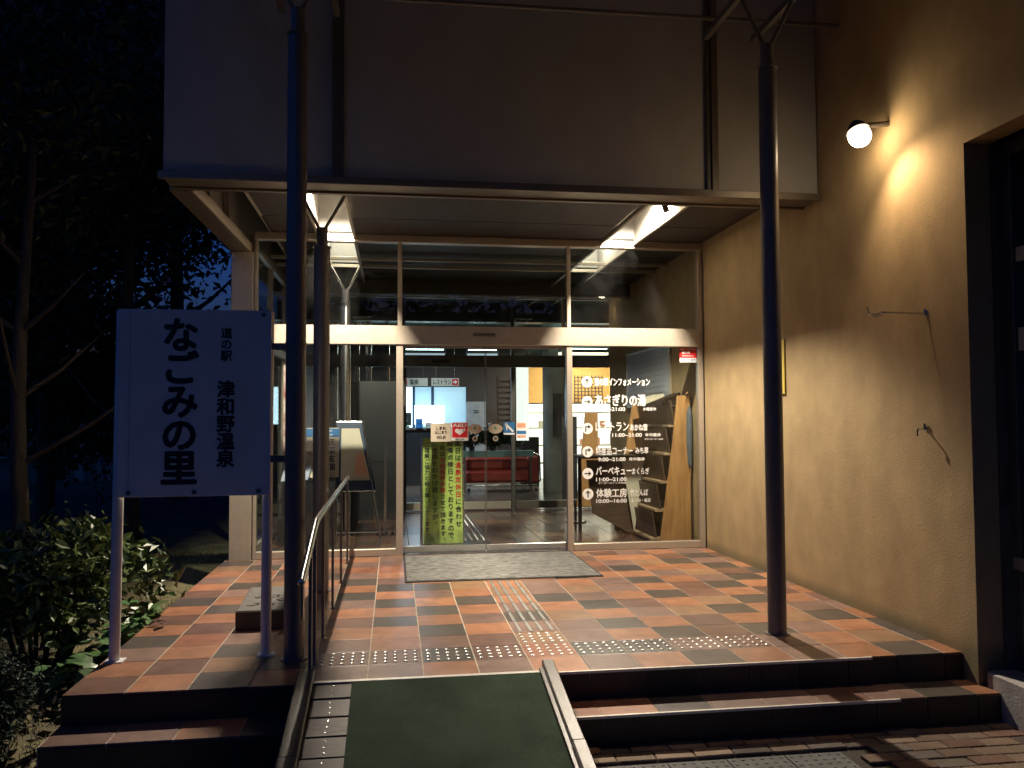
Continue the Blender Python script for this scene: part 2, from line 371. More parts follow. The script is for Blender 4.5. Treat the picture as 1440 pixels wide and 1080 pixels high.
# ---- tactile paving: metal studs and guide bars set on the tiles
studs = MB()
def stud(x, y): 
    b = len(studs.v); n = 8
    for rr, zz in ((.0125, .0), (.0115, .0030), (.0085, .0056), (.004, .0068)):
        studs.v += [(x+rr*math.cos(2*math.pi*k/n), y+rr*math.sin(2*math.pi*k/n), zz) for k in range(n)]
    for q in range(3):
        for k in range(n): studs.f.append((b+q*n+k, b+q*n+(k+1) % n, b+(q+1)*n+(k+1) % n, b+(q+1)*n+k))
    studs.f.append(tuple(b+3*n+k for k in range(n)))
for c in range(-1, 8):
    for i in range(5):
        for j in range(4): stud(X0+TX*c+.036+.057*i, YF+TY+.045+.064*j)
for i in range(5):
    for j in range(4): stud(X0+TX*3+.036+.057*i, YF+2*TY+.045+.064*j)
studs.build('tactile_stud', M['studm'], plat, kind='stuff', smooth=True)
for r in range(3, 10):
    y0 = YF+TY*r
    for i in range(4):
        x = X0+TX*3+.045+.07*i; y1 = min(y0+TY-.02, 7.07)
        if y1-y0 < .08: continue
        B(x-.011, x+.011, y0+.02, y1, 0, .0055).build('tactile_bar', M['studm'], plat, bevel=.002)
        for yy in (y0+.008,): B(x-.013, x+.013, yy-.006, yy+.006, 0, .006).build('tactile_bar', M['studm'], plat)

# ---- brick pavement in front of the steps
pave = struct(B(.70, 6.2, 1.0, 4.19, -.345, -.318).build('pavement', M['joint']))
brick_mesh = MB().box(-.0975, .0975, -.0475, .0475, -.02, 0).mesh('brick'); bevel_mesh(brick_mesh, .004); brick_mesh.materials.append(M['brick'])
BP = [(.17, .11, .075), (.20, .14, .10), (.13, .085, .065), (.22, .16, .11), (.10, .075, .065), (.18, .10, .07), (.15, .12, .10)]
cnt = 0
for j in range(12):
    y = 4.135-.1*j
    for i in range(-1, 18):
        x = .88+.2*i+(.1 if j % 2 else 0)
        if x < .90 or x > 4.3: continue
        if j >= 2 and .98 < x < 2.30: continue     # dotted paver field
        o = bpy.data.objects.new('brick', brick_mesh); link(o, pave); o.location = (x, y, -.30+random.uniform(-.003, .003)); o.rotation_euler = (random.uniform(-.012, .012), random.uniform(-.012, .012), random.uniform(-.01, .01))
        v = random.uniform(.8, 1.2); o.color = (*[q*v for q in random.choice(BP)], 1)
pv = MB().box(-.1465, .1465, -.1465, .1465, -.02, 0)
for i in range(6):
    for j in range(6): pv.ball((-.1225+.049*i, -.1225+.049*j, 0), .012, 6, 4, sz=.35)
pvm = pv.mesh('paver'); pvm.materials.append(M['paver'])
for i in range(4):
    for j in range(3):
        o = bpy.data.objects.new('paver', pvm); link(o, pave); o.location = (1.16+.3*i, 3.79-.3*j, -.302)

# ---- right wall with window opening
wall = MB(); wall.box(XW, XW+.16, 4.33, 8.43, -.35, 2.955); wall.box(XW, XW+.16, 1.2, 8.43, 2.955, 5.6)
wall.box(XW, XW+.16, 8.56, 12.35, -.35, 5.6); wall.box(XW, XW+.16, 8.43, 8.56, 3.3, 5.6)
wl = wall.build('plaster_wall', M['plaster']); tag(wl, 'rough mustard plaster wall running from the street corner to the glass entrance', 'wall')
OFF[wl.name] = Vector((0, 0, 0))
# mossy darkening at the wall foot, in the plaster itself
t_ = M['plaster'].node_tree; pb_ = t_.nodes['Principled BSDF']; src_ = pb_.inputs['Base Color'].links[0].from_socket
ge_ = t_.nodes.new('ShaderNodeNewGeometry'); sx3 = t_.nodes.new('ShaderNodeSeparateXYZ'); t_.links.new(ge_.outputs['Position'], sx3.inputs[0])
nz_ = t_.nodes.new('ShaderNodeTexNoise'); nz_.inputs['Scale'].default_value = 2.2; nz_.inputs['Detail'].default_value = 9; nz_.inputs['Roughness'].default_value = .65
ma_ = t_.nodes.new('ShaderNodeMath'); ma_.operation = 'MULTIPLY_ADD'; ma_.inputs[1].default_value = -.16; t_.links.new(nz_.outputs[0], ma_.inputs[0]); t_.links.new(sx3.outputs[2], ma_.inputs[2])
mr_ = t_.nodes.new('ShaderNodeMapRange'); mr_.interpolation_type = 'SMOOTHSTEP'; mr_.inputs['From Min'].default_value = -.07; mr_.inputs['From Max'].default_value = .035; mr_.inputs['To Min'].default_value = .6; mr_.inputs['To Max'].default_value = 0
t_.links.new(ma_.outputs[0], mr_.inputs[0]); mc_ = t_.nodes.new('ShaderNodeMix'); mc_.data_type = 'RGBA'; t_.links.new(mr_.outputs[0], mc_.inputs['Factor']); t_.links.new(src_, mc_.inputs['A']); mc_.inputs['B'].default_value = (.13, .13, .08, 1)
# faint blotches where rain ran down
n4 = t_.nodes.new('ShaderNodeTexNoise'); n4.inputs['Scale'].default_value = 1.1; n4.inputs['Detail'].default_value = 8; mp4 = t_.nodes.new('ShaderNodeMapping'); mp4.inputs['Scale'].default_value = (1, 1, .45)
t_.links.new(ge_.outputs['Position'], mp4.inputs[0]); t_.links.new(mp4.outputs[0], n4.inputs['Vector'])
r4 = t_.nodes.new('ShaderNodeMapRange'); r4.inputs['From Min'].default_value = .52; r4.inputs['From Max'].default_value = .75; r4.inputs['To Max'].default_value = .38; t_.links.new(n4.outputs[0], r4.inputs[0])
m4 = t_.nodes.new('ShaderNodeMix'); m4.data_type = 'RGBA'; t_.links.new(r4.outputs[0], m4.inputs['Factor']); t_.links.new(mc_.outputs['Result'], m4.inputs['A']); m4.inputs['B'].default_value = (.22, .17, .10, 1)
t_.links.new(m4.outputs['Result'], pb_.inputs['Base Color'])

# window front in the recess on the right
wf = thing('shop_window', 'dark framed window front in the recess right of the plaster wall', 'window front', (3.5, 2.7, -.3))
for (a, b_) in ((4.24, 4.33), (2.9, 2.98), (1.4, 1.48)): B(3.49, 3.56, a, b_, -.3, 2.95).build('mullion', M['darkalu'], wf, bevel=.004)
B(3.487, 3.563, 1.4, 4.33, .50, .57).build('transom', M['alu'], wf, bevel=.004)
B(3.487, 3.563, 1.4, 4.33, -.12, -.02).build('bottom_rail', M['darkalu'], wf, bevel=.004)
B(3.487, 3.563, 1.4, 4.33, 2.87, 2.95).build('head_rail', M['darkalu'], wf, bevel=.004)
for (a, b_) in ((1.48, 2.9), (2.98, 4.24)):
    B(3.52, 3.528, a, b_, -.02, .50).build('glass_pane', M['glass'], wf); B(3.52, 3.528, a, b_, .57, 2.87).build('glass_pane', M['glass'], wf)
struct(B(XW+.165, 4.9, 4.30, 4.50, -.35, 3.3).build('jamb_wall', M['jamb']))
struct(B(3.30, 3.485, 1.4, 4.30, -.35, -.06).build('window_sill', M['sill'], bevel=.01))
struct(B(3.6, 6.5, 1.0, 4.30, -.35, -.10).build('shop_floor', M['lobbywall'])); struct(B(6.5, 6.6, 1.0, 4.3, -.35, 3.3).build('shop_back_wall', M['jamb']))
struct(B(3.44, 6.6, 1.0, 4.3, 3.0, 3.1).build('shop_ceiling', M['soffit']))
for (y0, y1, z0, z1, lab) in ((4.02, 4.235, 2.25, 2.33, 'narrow pale strip painting a reflection on the upper part of the right window pane'), (4.05, 4.235, 1.74, 1.87, 'pale patch painting a reflection on the right window pane at head height')):
    tag(B(3.511, 3.518, y0, y1, z0, z1).build('pane_reflection', M['cream']), lab, 'reflection')  # pale pieces stand in for reflections in the pane
cab = thing('display_cabinet', 'dim display cabinet standing behind the right window front', 'cabinet', (4.0, 4.0, -.1))
B(3.75, 4.3, 3.6, 4.25, -.1, 1.2).build('body', M['darkwood'], cab); B(3.73, 4.32, 3.58, 4.27, 1.2, 1.24).build('top', M['midwood'], cab)

# small fittings on the plaster wall
arm = thing('hook_bracket', 'long flag hook bracket with a curled ring, upper of the two wall fittings', 'bracket', (XW, 4.70, 2.008))
MB().tube([(XW-.002, 4.70, 2.008), (XW-.30, 4.70, 2.012)], .0065, 10).build('arm', M['steel'], arm, smooth=True)
MB().tube([(XW, 4.70, 2.008), (XW-.006, 4.70, 2.008)], .02, 14).build('wall_plate', M['steel'], arm, smooth=True)
pts = [(XW-.30+.0-.045*(1-math.cos(a)), 4.70+.035*math.sin(a), 2.012+.0-.012*a/3) for a in np.linspace(0, 5.2, 20)]
MB().tube(pts, .006, 8).build('ring', M['steel'], arm, smooth=True)
MB().tube([(XW-.30, 4.70, 2.0), (XW-.35, 4.70, 1.985), (XW-.385, 4.70, 2.0), (XW-.40, 4.70, 2.045)], .006, 8).build('hook', M['steel'], arm, smooth=True)
MB().tube([(XW-.013, 4.70, 2.0), (XW-.013, 4.70, 2.035)], .009, 8).build('screw', M['steel'], arm, smooth=True)
arm2 = thing('hook_stub', 'short bent hook on the wall, lower of the two wall fittings', 'bracket', (XW, 4.735, 1.293))
MB().tube([(XW-.002, 4.735, 1.293), (XW-.055, 4.735, 1.293), (XW-.062, 4.735, 1.285), (XW-.062, 4.735, 1.25)], .006, 8).build('hook', M['steel'], arm2, smooth=True)
MB().tube([(XW, 4.735, 1.293), (XW-.006, 4.735, 1.293)], .016, 12).build('wall_plate', M['steel'], arm2, smooth=True)
MB().tube([(XW-.012, 4.735, 1.29), (XW-.012, 4.735, 1.325)], .008, 8).build('screw', M['steel'], arm2, smooth=True)
tag(B(XW-.012, XW-.002, 6.585, 6.84, 1.57, 2.03).build('yellow_plate', M['yellow'], bevel=.002), 'narrow yellow plate on the plaster wall half hidden by the right column', 'sign')

# flood lamp on the wall
fl = thing('wall_lamp', 'glaring warm round flood lamp high on the plaster wall', 'lamp', (3.06, 5.05, 3.26))
MB().tube([(XW, 5.05, 3.33), (3.12, 5.05, 3.31)], .018, 10).build('bracket', M['darkalu'], fl, smooth=True)
LC = Vector((3.06, 5.05, 3.25)); LD = Vector((.02, -.42, -.90)).normalized()
MB().ball(tuple(LC+LD*.02), .072, 22, 14).build('bulb', M['lampwarm'], fl, smooth=True)
MB().tube([tuple(LC-LD*.10), tuple(LC-LD*.07), tuple(LC-LD*.015)], [.03, .055, .078], 22).build('hood', M['black'], fl, smooth=True)
ld = bpy.data.lights.new('flood_light', 'SPOT'); ld.shadow_soft_size = .03; ld.energy = P_FLOOD; ld.color = (1, .72, .46); ld.spot_size = R(140); ld.spot_blend = .75
lo = bpy.data.objects.new('flood_light', ld); link(lo, fl); lo.location = LD*.115; lo.rotation_euler = LD.to_track_quat('-Z', 'Y').to_euler()

# ---- canopy: fascia, soffit, channels
can = thing('entrance_canopy', 'grey panelled canopy fascia above the entrance with bronze bottom trim', 'canopy', (.8, 6.1, 3.05))
xs = [-1.60, -.40, 2.39, 3.27]
for i in range(3):
    B(xs[i]+.004, xs[i+1]-.004, 5.98, 6.20, 3.10, 5.6).build('fascia_panel', M['fascia'], can, bevel=.003)
B(-.44, -.36, 5.955, 5.979, 3.10, 5.6).build('seam_cover', M['darkalu'], can); B(2.36, 2.385, 5.955, 5.979, 3.10, 5.6).build('seam_cover', M['darkalu'], can); B(2.40, 2.45, 5.95, 5.979, 3.10, 5.6).build('seam_cover', M['trim'], can)
B(-1.62, 3.272, 5.94, 5.98, 3.045, 3.10).build('bottom_trim', M['trim'], can, bevel=.003)
B(-1.60, 3.272, 5.98, 6.20, 3.06, 3.098).build('underside', M['trim'], can)
B(-1.60, 3.272, 6.20, 6.24, 3.045, 3.12).build('inner_trim', M['trim'], can, bevel=.003)
B(-1.60, 3.272, 6.2, 6.235, 3.12, 3.9).build('inner_face', M['soffit'], can)
# side
MB().prism([(-1.62, 6.24, 3.04), (-1.47, 6.24, 3.04), (-1.42, 8.46, 3.04), (-1.60, 8.46, 3.04)], (0, 0, .035)).build('side_trim', M['trim'], can)
MB().prism([(-1.47, 6.24, 3.04), (-1.455, 6.24, 3.04), (-1.405, 8.46, 3.04), (-1.42, 8.46, 3.04)], (0, 0, .09)).build('side_flange', M['alu'], can)
B(-1.61, -1.56, 6.24, 12.4, 3.08, 5.6).build('side_panel', M['fascia'], can)
B(-1.555, -1.50, 7.0, 7.03, 3.08, 3.9).build('side_batten', M['alu'], can); B(-1.555, -1.50, 7.8, 7.83, 3.08, 3.9).build('side_batten', M['alu'], can)
B(-1.62, 3.5, 6.24, 22, 3.9, 4.05).build('roof_slab', M['jamb'], can)
CH = [(-.75, -.40), (2.16, 2.52)]
def soff(x0, x1):
    n = 8; y0, y1 = 6.24, 12.45
    for i in range(n):
        a = y0+(y1-y0)*i/n; b_ = y0+(y1-y0)*(i+1)/n
        B(x0, x1, a+.004, b_-.004, 3.25+.002*(i % 2), 3.28).build('soffit_board', M['soffit'], can)
soff(-1.22, -.755); soff(-.395, 2.155); soff(2.525, XW-.003)
B(-1.23, -1.2, 6.24, 12.4, 3.25, 3.9).build('soffit_edge', M['fascia'], can)
for (a, b_) in CH:
    ch = B(a-.01, a, 6.24, 12.45, 3.25, 3.9).build('channel_side', M['white'], can); B(b_, b_+.01, 6.24, 12.45, 3.25, 3.9).build('channel_side', M['white'], can)
    B(a, b_, 8.44, 8.50, 3.27, 3.9).build('channel_end', M['white'], can); B(a, b_, 10.05, 10.1, 3.26, 3.9).build('channel_end', M['white'], can)
    B(a, b_, 6.24, 12.4, 3.86, 3.89).build('channel_top', M['white'], can)
    for x in (a, b_): B(x-.014, x+.014, 6.24, 14.5, 3.20, 3.245).build('channel_rail', M['alu'], can, bevel=.003)
for y in (9.57, 10.03): B(-1.38, XW-.003, y-.012, y+.012, 3.195, 3.235).build('ceiling_rail', M['alu'], can, bevel=.003)
B(-1.38, XW-.003, 11.2, 11.3, 3.05, 3.248).build('ceiling_beam', M['soffit'], can); B(-1.38, XW-.003, 11.19, 11.199, 3.05, 3.075).build('beam_edge', M['trim'], can)
# lamps inside the channels
lampthings = []
for i, (a, b_) in enumerate(CH):
    xc = (a+b_)/2
    t = thing('channel_lamp', ('small box lamp inside the left soffit channel behind the fascia', 'small box lamp inside the right soffit channel behind the fascia')[i], 'lamp', (xc, 7.42, 3.56), 'lamps in the soffit channels')
    B(xc-.07, xc+.07, 7.34, 7.50, 3.60, 3.70).build('housing', M['darkalu'], t, bevel=.006); MB().tube([(xc, 7.42, 3.70), (xc, 7.42, 3.86)], .012, 8).build('stem', M['darkalu'], t)
    B(xc-.055, xc+.055, 7.355, 7.485, 3.585, 3.60).build('diffuser', M['lampwhite'], t)
    ld = bpy.data.lights.new('channel_light', 'SPOT'); ld.spot_size = R(144); ld.spot_blend = .35; ld.energy = P_CHAN; ld.color = (1, .86, .68); ld.shadow_soft_size = .035
    lo = bpy.data.objects.new('channel_light', ld); link(lo, t); lo.location = (0, .03, -.05); lo.rotation_euler = Vector((0, .21, -.98)).to_track_quat('-Z', 'Y').to_euler()
    t2 = thing('channel_lamp', ('small box lamp in the left channel beyond the glass front', 'small box lamp in the right channel beyond the glass front')[i], 'lamp', (xc, 9.5, 3.66), 'lamps in the soffit channels')
    B(xc-.06, xc+.06, 9.44, 9.56, 3.66, 3.74).build('housing', M['darkalu'], t2); B(xc-.05, xc+.05, 9.45, 9.55, 3.645, 3.66).build('diffuser', M['lampwhite'], t2)
    MB().tube([(xc, 9.5, 3.74), (xc, 9.5, 3.86)], .012, 8).build('stem', M['darkalu'], t2)
    ld = bpy.data.lights.new('inner_channel_light', 'POINT'); ld.energy = P_INNER; ld.color = (1, .9, .72); ld.shadow_soft_size = .04
    lo = bpy.data.objects.new('inner_channel_light', ld); link(lo, t2); lo.location = (0, 0, -.08)
# junction box and camera below the fascia
jb = thing('junction_box', 'white junction box with a small spot head under the canopy at the right channel', 'junction box', (2.02, 6.3, 3.1))
B(1.94, 2.08, 6.25, 6.33, 3.07, 3.12).build('box', M['white'], jb, bevel=.004); MB().tube([(2.12, 6.30, 3.10), (2.14, 6.27, 3.01)], [.022, .026], 12).build('spot_head', M['white'], jb, smooth=True)

# pipes in front of the fascia and truss rails of the outer canopy
fp = thing('canopy_frame', 'thin outer canopy frame of pipes above the front columns', 'frame', (.8, 5.0, 4.0))
MB().tube([(-1.9, 5.62, 4.24), (3.26, 5.62, 4.27)], .016, 8).build('cross_pipe', M['column'], fp, smooth=True)
for x in (-.75, -.39, 2.23, 2.59): B(x-.02, x+.02, 3.2, 5.62, 4.10, 4.15).build('rail', M['column'], fp, bevel=.003)
B(-1.9, 3.27, -2.5, 5.70, 4.9, 4.96).build('roof_sheet', M['fascia'], fp)  # carried back out of view to block sky reflections in the glass
for x in (-.57, 2.41): B(x-.015, x+.015, 5.0, 5.05, 4.12, 4.9).build('hanger', M['column'], fp)

def column(x, y, r, top, railz, railx, label, name='round_column', straps=False, base=0., m='column'):
    t = thing(name, label, 'column', (x, y, base), 'round steel columns of the entrance')
    MB().tube([(x, y, base), (x, y, top-.16)], r, 28).build('shaft', M[m], t, smooth=True)
    MB().tube([(x, y, top-.16), (x, y, top-.155)], r+.012, 28).build('collar', M[m], t, smooth=True)
    MB().tube([(x, y, top-.155), (x, y, top)], r*.72, 24).build('neck', M[m], t, smooth=True)
    for rx in railx: MB().tube([(x+.02*(1 if rx > x else -1), y, top-.01), (rx, y, railz)], .014, 10).build('strut', M['steel' if m != 'column' else 'column'], t, smooth=True)
    MB().tube([(x, y, base), (x, y, base+.006)], r+.02, 28).build('base_plate', M[m], t, smooth=True)
    return t
cA = column(-.567, 4.94, .058, 3.80, 4.11, (-.75, -.39), 'dark round column behind the white sign, nearest of the left row')
cB = column(-.583, 6.84, .065, 2.93, 3.21, (-.75, -.40), 'round column with a V head in the middle of the left row')
cC = column(-.565, 9.95, .055, 2.93, 3.21, (-.75, -.40), 'pale metal column standing behind the glass front', m='steel')
cD = column(2.407, 5.02, .058, 3.80, 4.11, (2.23, 2.59), 'dark round column standing alone near the right wall')

# ---- handrail
hr = thing('handrail', 'stainless handrail with thin balusters beside the left columns', 'handrail', (-.45, 6.3, 0))
MB().tube([(-.45, 8.36, .80), (-.45, 4.98, .775), (-.45, 4.95, .77), (-.46, 4.32, .55)], .020, 14).build('top_rail', M['steel'], hr, smooth=True)
MB().ball((-.45, 4.96, .773), .0225, 12, 8).build('elbow', M['steel'], hr, smooth=True)
MB().ball((-.46, 4.32, .55), .021, 12, 8).build('end_cap', M['steel'], hr, smooth=True)
MB().tube([(-.46, 4.345, .555), (-.46, 4.345, .36)], .010, 10).build('end_post', M['steel'], hr, smooth=True)
for y in (4.56, 4.80, 5.36, 6.19, 7.14, 8.08):
    zt = .775 if y > 4.95 else .77-(4.95-y)*.35
    B(-.449, -.431, y-.014, y+.014, 0, zt).build('baluster', M['column'], hr, bevel=.002)
    if y > 4.6: MB().tube([(-.44, y, 0), (-.44, y, .004)], .025, 14).build('base_plate', M['steel'], hr)

# ---- white sign
sg = thing('place_sign', 'white two-post sign board with black vertical lettering', 'sign', (-1.16, 5.05, 0))
B(-1.565, -.715, 5.0, 5.012, .93, 2.01).build('board', M['signwhite'], sg, bevel=.002)
MB().tube([(-1.575, 5.045, .004), (-1.56, 5.045, 2.005)], .03, 20).build('post', M['signwhite'], sg, smooth=True)
MB().tube([(-.74, 5.045, .004), (-.735, 5.045, 2.005)], .03, 20).build('post', M['signwhite'], sg, smooth=True)
for x in (-1.575, -.74): B(x-.045, x+.055, 5.0, 5.09, 0, .006).build('foot_plate', M['signwhite'], sg)
for z in (1.80, 1.14):
    MB().tube([(-.567, 4.94, z-.02), (-.567, 4.94, z+.02)], .0605, 28).build('clamp', M['column'], sg, smooth=True)
    B(-.72, -.62, 5.012, 5.022, z-.02, z+.02).build('strap', M['column'], sg)
B(-1.503, -1.499, 4.9985, 5.0, .935, 2.005).build('fold_line', M['fascia'], sg)
for x, z in ((-1.50, .955), (-1.14, .955), (-.78, .955), (-.76, 1.985)): B(x-.012, x+.012, 4.996, 5.0, z-.012, z+.012).build('clip', M['column'], sg)
ys = 4.998
for (chars, x, z, dz, cell, bo) in (('なごみの里', -1.225, 1.862, .192, .208, .038), ('道の駅', -.968, 1.875, .066, .066, .026), ('津和野温泉', -.968, 1.548, .101, .104, .034)):
    t = Text()
    for i, ch in enumerate(chars): t.put(ch, (x, ys, z-dz*i), UX, UZ, cell=cell, bold=bo)
    t.build('lettering', M['ink'], sg)

# ---- stone tablet
tb = thing('stone_tablet', 'low wedge of engraved stone lying on the tiles behind the sign', 'stone', (-.86, 5.9, 0))
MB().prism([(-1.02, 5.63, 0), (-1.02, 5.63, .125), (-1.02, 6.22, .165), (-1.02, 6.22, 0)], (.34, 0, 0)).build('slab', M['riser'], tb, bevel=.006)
MB().prism([(-1.012, 5.638, .1262), (-1.012, 6.212, .1651), (-.688, 6.212, .1651), (-.688, 5.638, .1262)], (0, 0, .002)).build('lit_engraved_face', M['stone'], tb)  # paler sheet on a dark slab: lit top and unlit sides put into colour
rr = random.Random(5)
for (cx0, cy0, sc_) in ((-.93, 5.78, .05), (-.83, 5.77, .045), (-.91, 5.95, .04), (-.82, 5.96, .045), (-.75, 5.87, .04)):
    for k in range(3):
        a0 = rr.uniform(0, 6); pts = [(cx0+sc_*math.cos(a0+q*1.1)*(1-.15*q), cy0+sc_*math.sin(a0+q*1.3)*(.9-.12*q)) for q in range(4)]
        MB().tube([(p[0], p[1], .125+(p[1]-5.63)*.0678+.0030) for p in pts], .0035, 5).build('engraved_stroke', M['ink'], tb)

# ---- door mat
dm = thing('door_mat', 'large mottled grey entrance mat in front of the sliding doors', 'mat', (.94, 7.7, 0))
B(.09, 1.80, 7.05, 8.40, .001, .008).build('border', M['matedge'], dm, bevel=.002); B(.11, 1.78, 7.075, 8.385, .0075, .013).build('pile', M['mat'], dm, bevel=.002)

# ---- ramp
rp = thing('access_ramp', 'timber ramp with green carpet and raised side kerbs leading up to the platform', 'ramp', (.2, 3.6, -.2))
SL = .19
def rz(y): return .008+SL*(y-4.46)
def slab(x0, x1, y0, y1, h0, h1):   # a piece lying on the ramp slope
    return MB().prism([(x0, y0, rz(y0)+h0), (x0, y1, rz(y1)+h0), (x0, y1, rz(y1)+h1), (x0, y0, rz(y0)+h1)], (x1-x0, 0, 0))
for i in range(11):
    y1 = 4.44-.165*i; slab(-.41, .80, y1-.152, y1, -.03, random.uniform(-.003, .002)).build('plank', M['plank'], rp, bevel=.002)
slab(-.215, .772, 2.65, 4.435, .001, .008).build('carpet', M['carpet'], rp)
B(-.41, .80, 4.425, 4.460, .006, .012).build('edge_strip', M['nosing'], rp, bevel=.0015)
sc = MB()
for i in range(11):
    for q in (.03, .08, .125):
        y = 4.44-.165*i-q; sc.ball((-.31+.004*math.sin(i*9+q*50), y, rz(y)+.001), .0055, 6, 4, sz=.4)
sc.build('screw_heads', M['steel'], rp, kind='stuff')
for (x0, x1) in ((-.50, -.41), (.80, .865)):
    for (a, b_, dh) in ((3.75, 4.52, 0), (2.7, 3.745, .006)):
        slab(x0, x1, a, b_, -.06, .035+dh).build('side_kerb', M['kerb'], rp, bevel=.006)
slab(.775, .80, 2.7, 4.46, -.03, .02).build('inner_batten', M['kerb'], rp, bevel=.003)
for i, y in enumerate((3.0, 3.9)): B(-.40, .79, y-.03, y+.03, -.345, rz(y)-.035).build('bearer', M['kerb'], rp)
lf_ = MB(); 
for i in range(5): lf_.prism([(.90+.02*i, 4.10+.012*i, -.292), (.935+.02*i, 4.125, -.284), (.95+.018*i, 4.09, -.288), (.915+.02*i, 4.075, -.296)], (0, 0, .0015))
tag(lf_.build('fallen_leaves', M['wood']), 'small curled dry leaves on the bricks beside the ramp kerb', 'leaves')

# ================================================================== GLASS FRONT
gf = thing('glass_entrance', 'aluminium framed glass entrance front with a broad bright transom band', 'glass front', (.9, YD, 0))
def fr(name, x0, x1, z0, z1, y0=8.45, y1=8.53, m='alu', bev=.003): return B(x0, x1, y0, y1, z0, z1).build(name, M[m], gf, bevel=bev)
B(-1.595, -1.385, 8.43, 8.60, 0, 3.04).build('corner_post', M['alu'], gf, bevel=.004)
fr('frame_post', -1.375, -1.345, 0, 3.17); fr('frame_post', 3.215, 3.272, 0, 3.17)
fr('transom', -1.375, 3.272, 3.172, 3.246, 8.44, 8.54)
fr('transom_band', -1.345, 3.213, 2.13, 2.32, 8.435, 8.545)
for (a, b_) in ((.022, .09), (1.782, 1.842)): fr('mullion', a, b_, 0, 2.128); 
for (a, b_) in ((.035, .08), (1.79, 1.83)): fr('mullion', a, b_, 2.322, 3.17)
fr('bottom_rail', -1.345, .02, .002, .075); fr('bottom_rail', 1.844, 3.213, .002, .075)
B(.092, 1.78, 8.44, 8.54, 0, .012).build('threshold', M['steel'], gf)
B(.80, 1.03, 8.415, 8.434, 2.215, 2.25).build('door_sensor', M['trim'], gf, bevel=.003)
for (a, b_, z0, z1) in ((-1.345, .022, .075, 2.13), (1.842, 3.215, .075, 2.13), (-1.345, .035, 2.32, 3.172), (.08, 1.79, 2.32, 3.172), (1.83, 3.215, 2.32, 3.172)):
    B(a, b_, 8.487, 8.493, z0, z1).build('glass_pane', M['glass'], gf)
# white vinyl lettering on the right pane
yv = 8.4845; v = Text()
def ln(txt, x0, x1, z, h, bold=.012): v.put(txt, ((x0+x1)/2, yv, z), UX, UZ, w=x1-x0, h=h, bold=bold*1.05)
def px2x(p): return 2.079+(p-835)*.00777
def px2z(q, x=2.3): return 1.755-(q-537)*.00747
for (txt, a, b_, q, hp, bo) in (('道の駅インフォメーション', 836, 913, 537, 11, .02), ('あさぎりの湯', 837, 907, 563, 16, .025), ('10:00~21:00', 837, 878, 575.5, 5, .03), ('木曜定休', 903, 922, 575.5, 4.6, .02),
        ('レストラン', 837, 883, 600, 12, .015), ('あかね雲', 885, 909, 601.5, 9, .02), ('11:00~21:00', 860, 901, 612, 5, .03), ('年中無休', 906, 928, 612, 5, .02), ('ラストオーダー20:30', 905, 931, 618, 2.6, .02),
        ('特産品コーナー', 837, 888, 634, 11.5, .015), ('みち草', 892, 910, 634, 9, .02), ('9:00~21:00', 840, 878, 646, 5, .03), ('年中無休', 883, 905, 646, 5, .02),
        ('バーベキュー', 837, 886, 662, 11.5, .02), ('まくらぎ', 887, 911, 663, 9, .01), ('11:00~21:00', 837, 879, 674, 5, .03), ('オーダーストップ20:00', 840, 879, 679, 2.8, .02),
        ('体験工房', 837, 879, 693, 12, .02), ('竹とんぼ', 884, 909, 693, 9.5, .01), ('10:00~16:00', 837, 879, 704, 5, .03), ('土・日・祝日', 885, 912, 704, 5, .02)):
    ln(txt, px2x(a), px2x(b_), px2z(q), hp*.0075, bo)
v.build('white_lettering', M['decal'], gf, split=True)
cir = Text(); arr = Text()
for (q, kind) in ((537, 'up'), (565, 'right'), (602.5, 'turn'), (635, 'turn'), (665.5, 'right'), (694, 'up')):
    o_ = (px2x(825.5), yv, px2z(q)); cir.disc(.058, o_, UX, UZ); o_ = (o_[0], yv-.0008, o_[2])
    if kind == 'up': arr.poly([(-.006, -.035), (.006, -.035), (.006, .02), (-.006, .02)], o_, UX, UZ).poly([(-.024, .010), (0, .038), (.024, .010), (.017, .004), (0, .022), (-.017, .004)], o_, UX, UZ)
    elif kind == 'right': arr.poly([(-.035, -.006), (.02, -.006), (.02, .006), (-.035, .006)], o_, UX, UZ).poly([(.010, .024), (.038, 0), (.010, -.024), (.004, -.017), (.022, 0), (.004, .017)], o_, UX, UZ)
    else: arr.poly([(-.024, -.035), (-.012, -.035), (-.012, .012), (.01, .012), (.01, .024), (-.024, .024)], o_, UX, UZ).poly([(.008, .040), (.036, .018), (.008, -.004)], o_, UX, UZ)
cir.build('arrow_disc', M['decal'], gf, split=True); arr.build('arrow', M['ink'], gf, split=True)
# red security sticker
s_ = B(3.02, 3.205, yv-.002, yv-.0005, 1.97, 2.125).build('security_sticker', M['red'], gf); B(3.02, 3.205, yv-.003, yv-.0021, 1.965, 2.012).build('footer', M['decal'], s_)
Text().put('警戒カメラ作動中', (3.112, yv-.0035, 2.105), UX, UZ, w=.165, h=.02, bold=.03).put('監視', (3.09, yv-.0035, 2.072), UX, UZ, w=.09, h=.026, bold=.03).put('警備実施店', (3.112, yv-.0035, 2.035), UX, UZ, w=.13, h=.012, bold=.02).build('print', M['decal'], s_)
Text().put('SECOM', (3.112, yv-.0035, 1.988), UX, UZ, w=.16, h=.028, bold=.03).build('footer_print', M['blue'], s_)

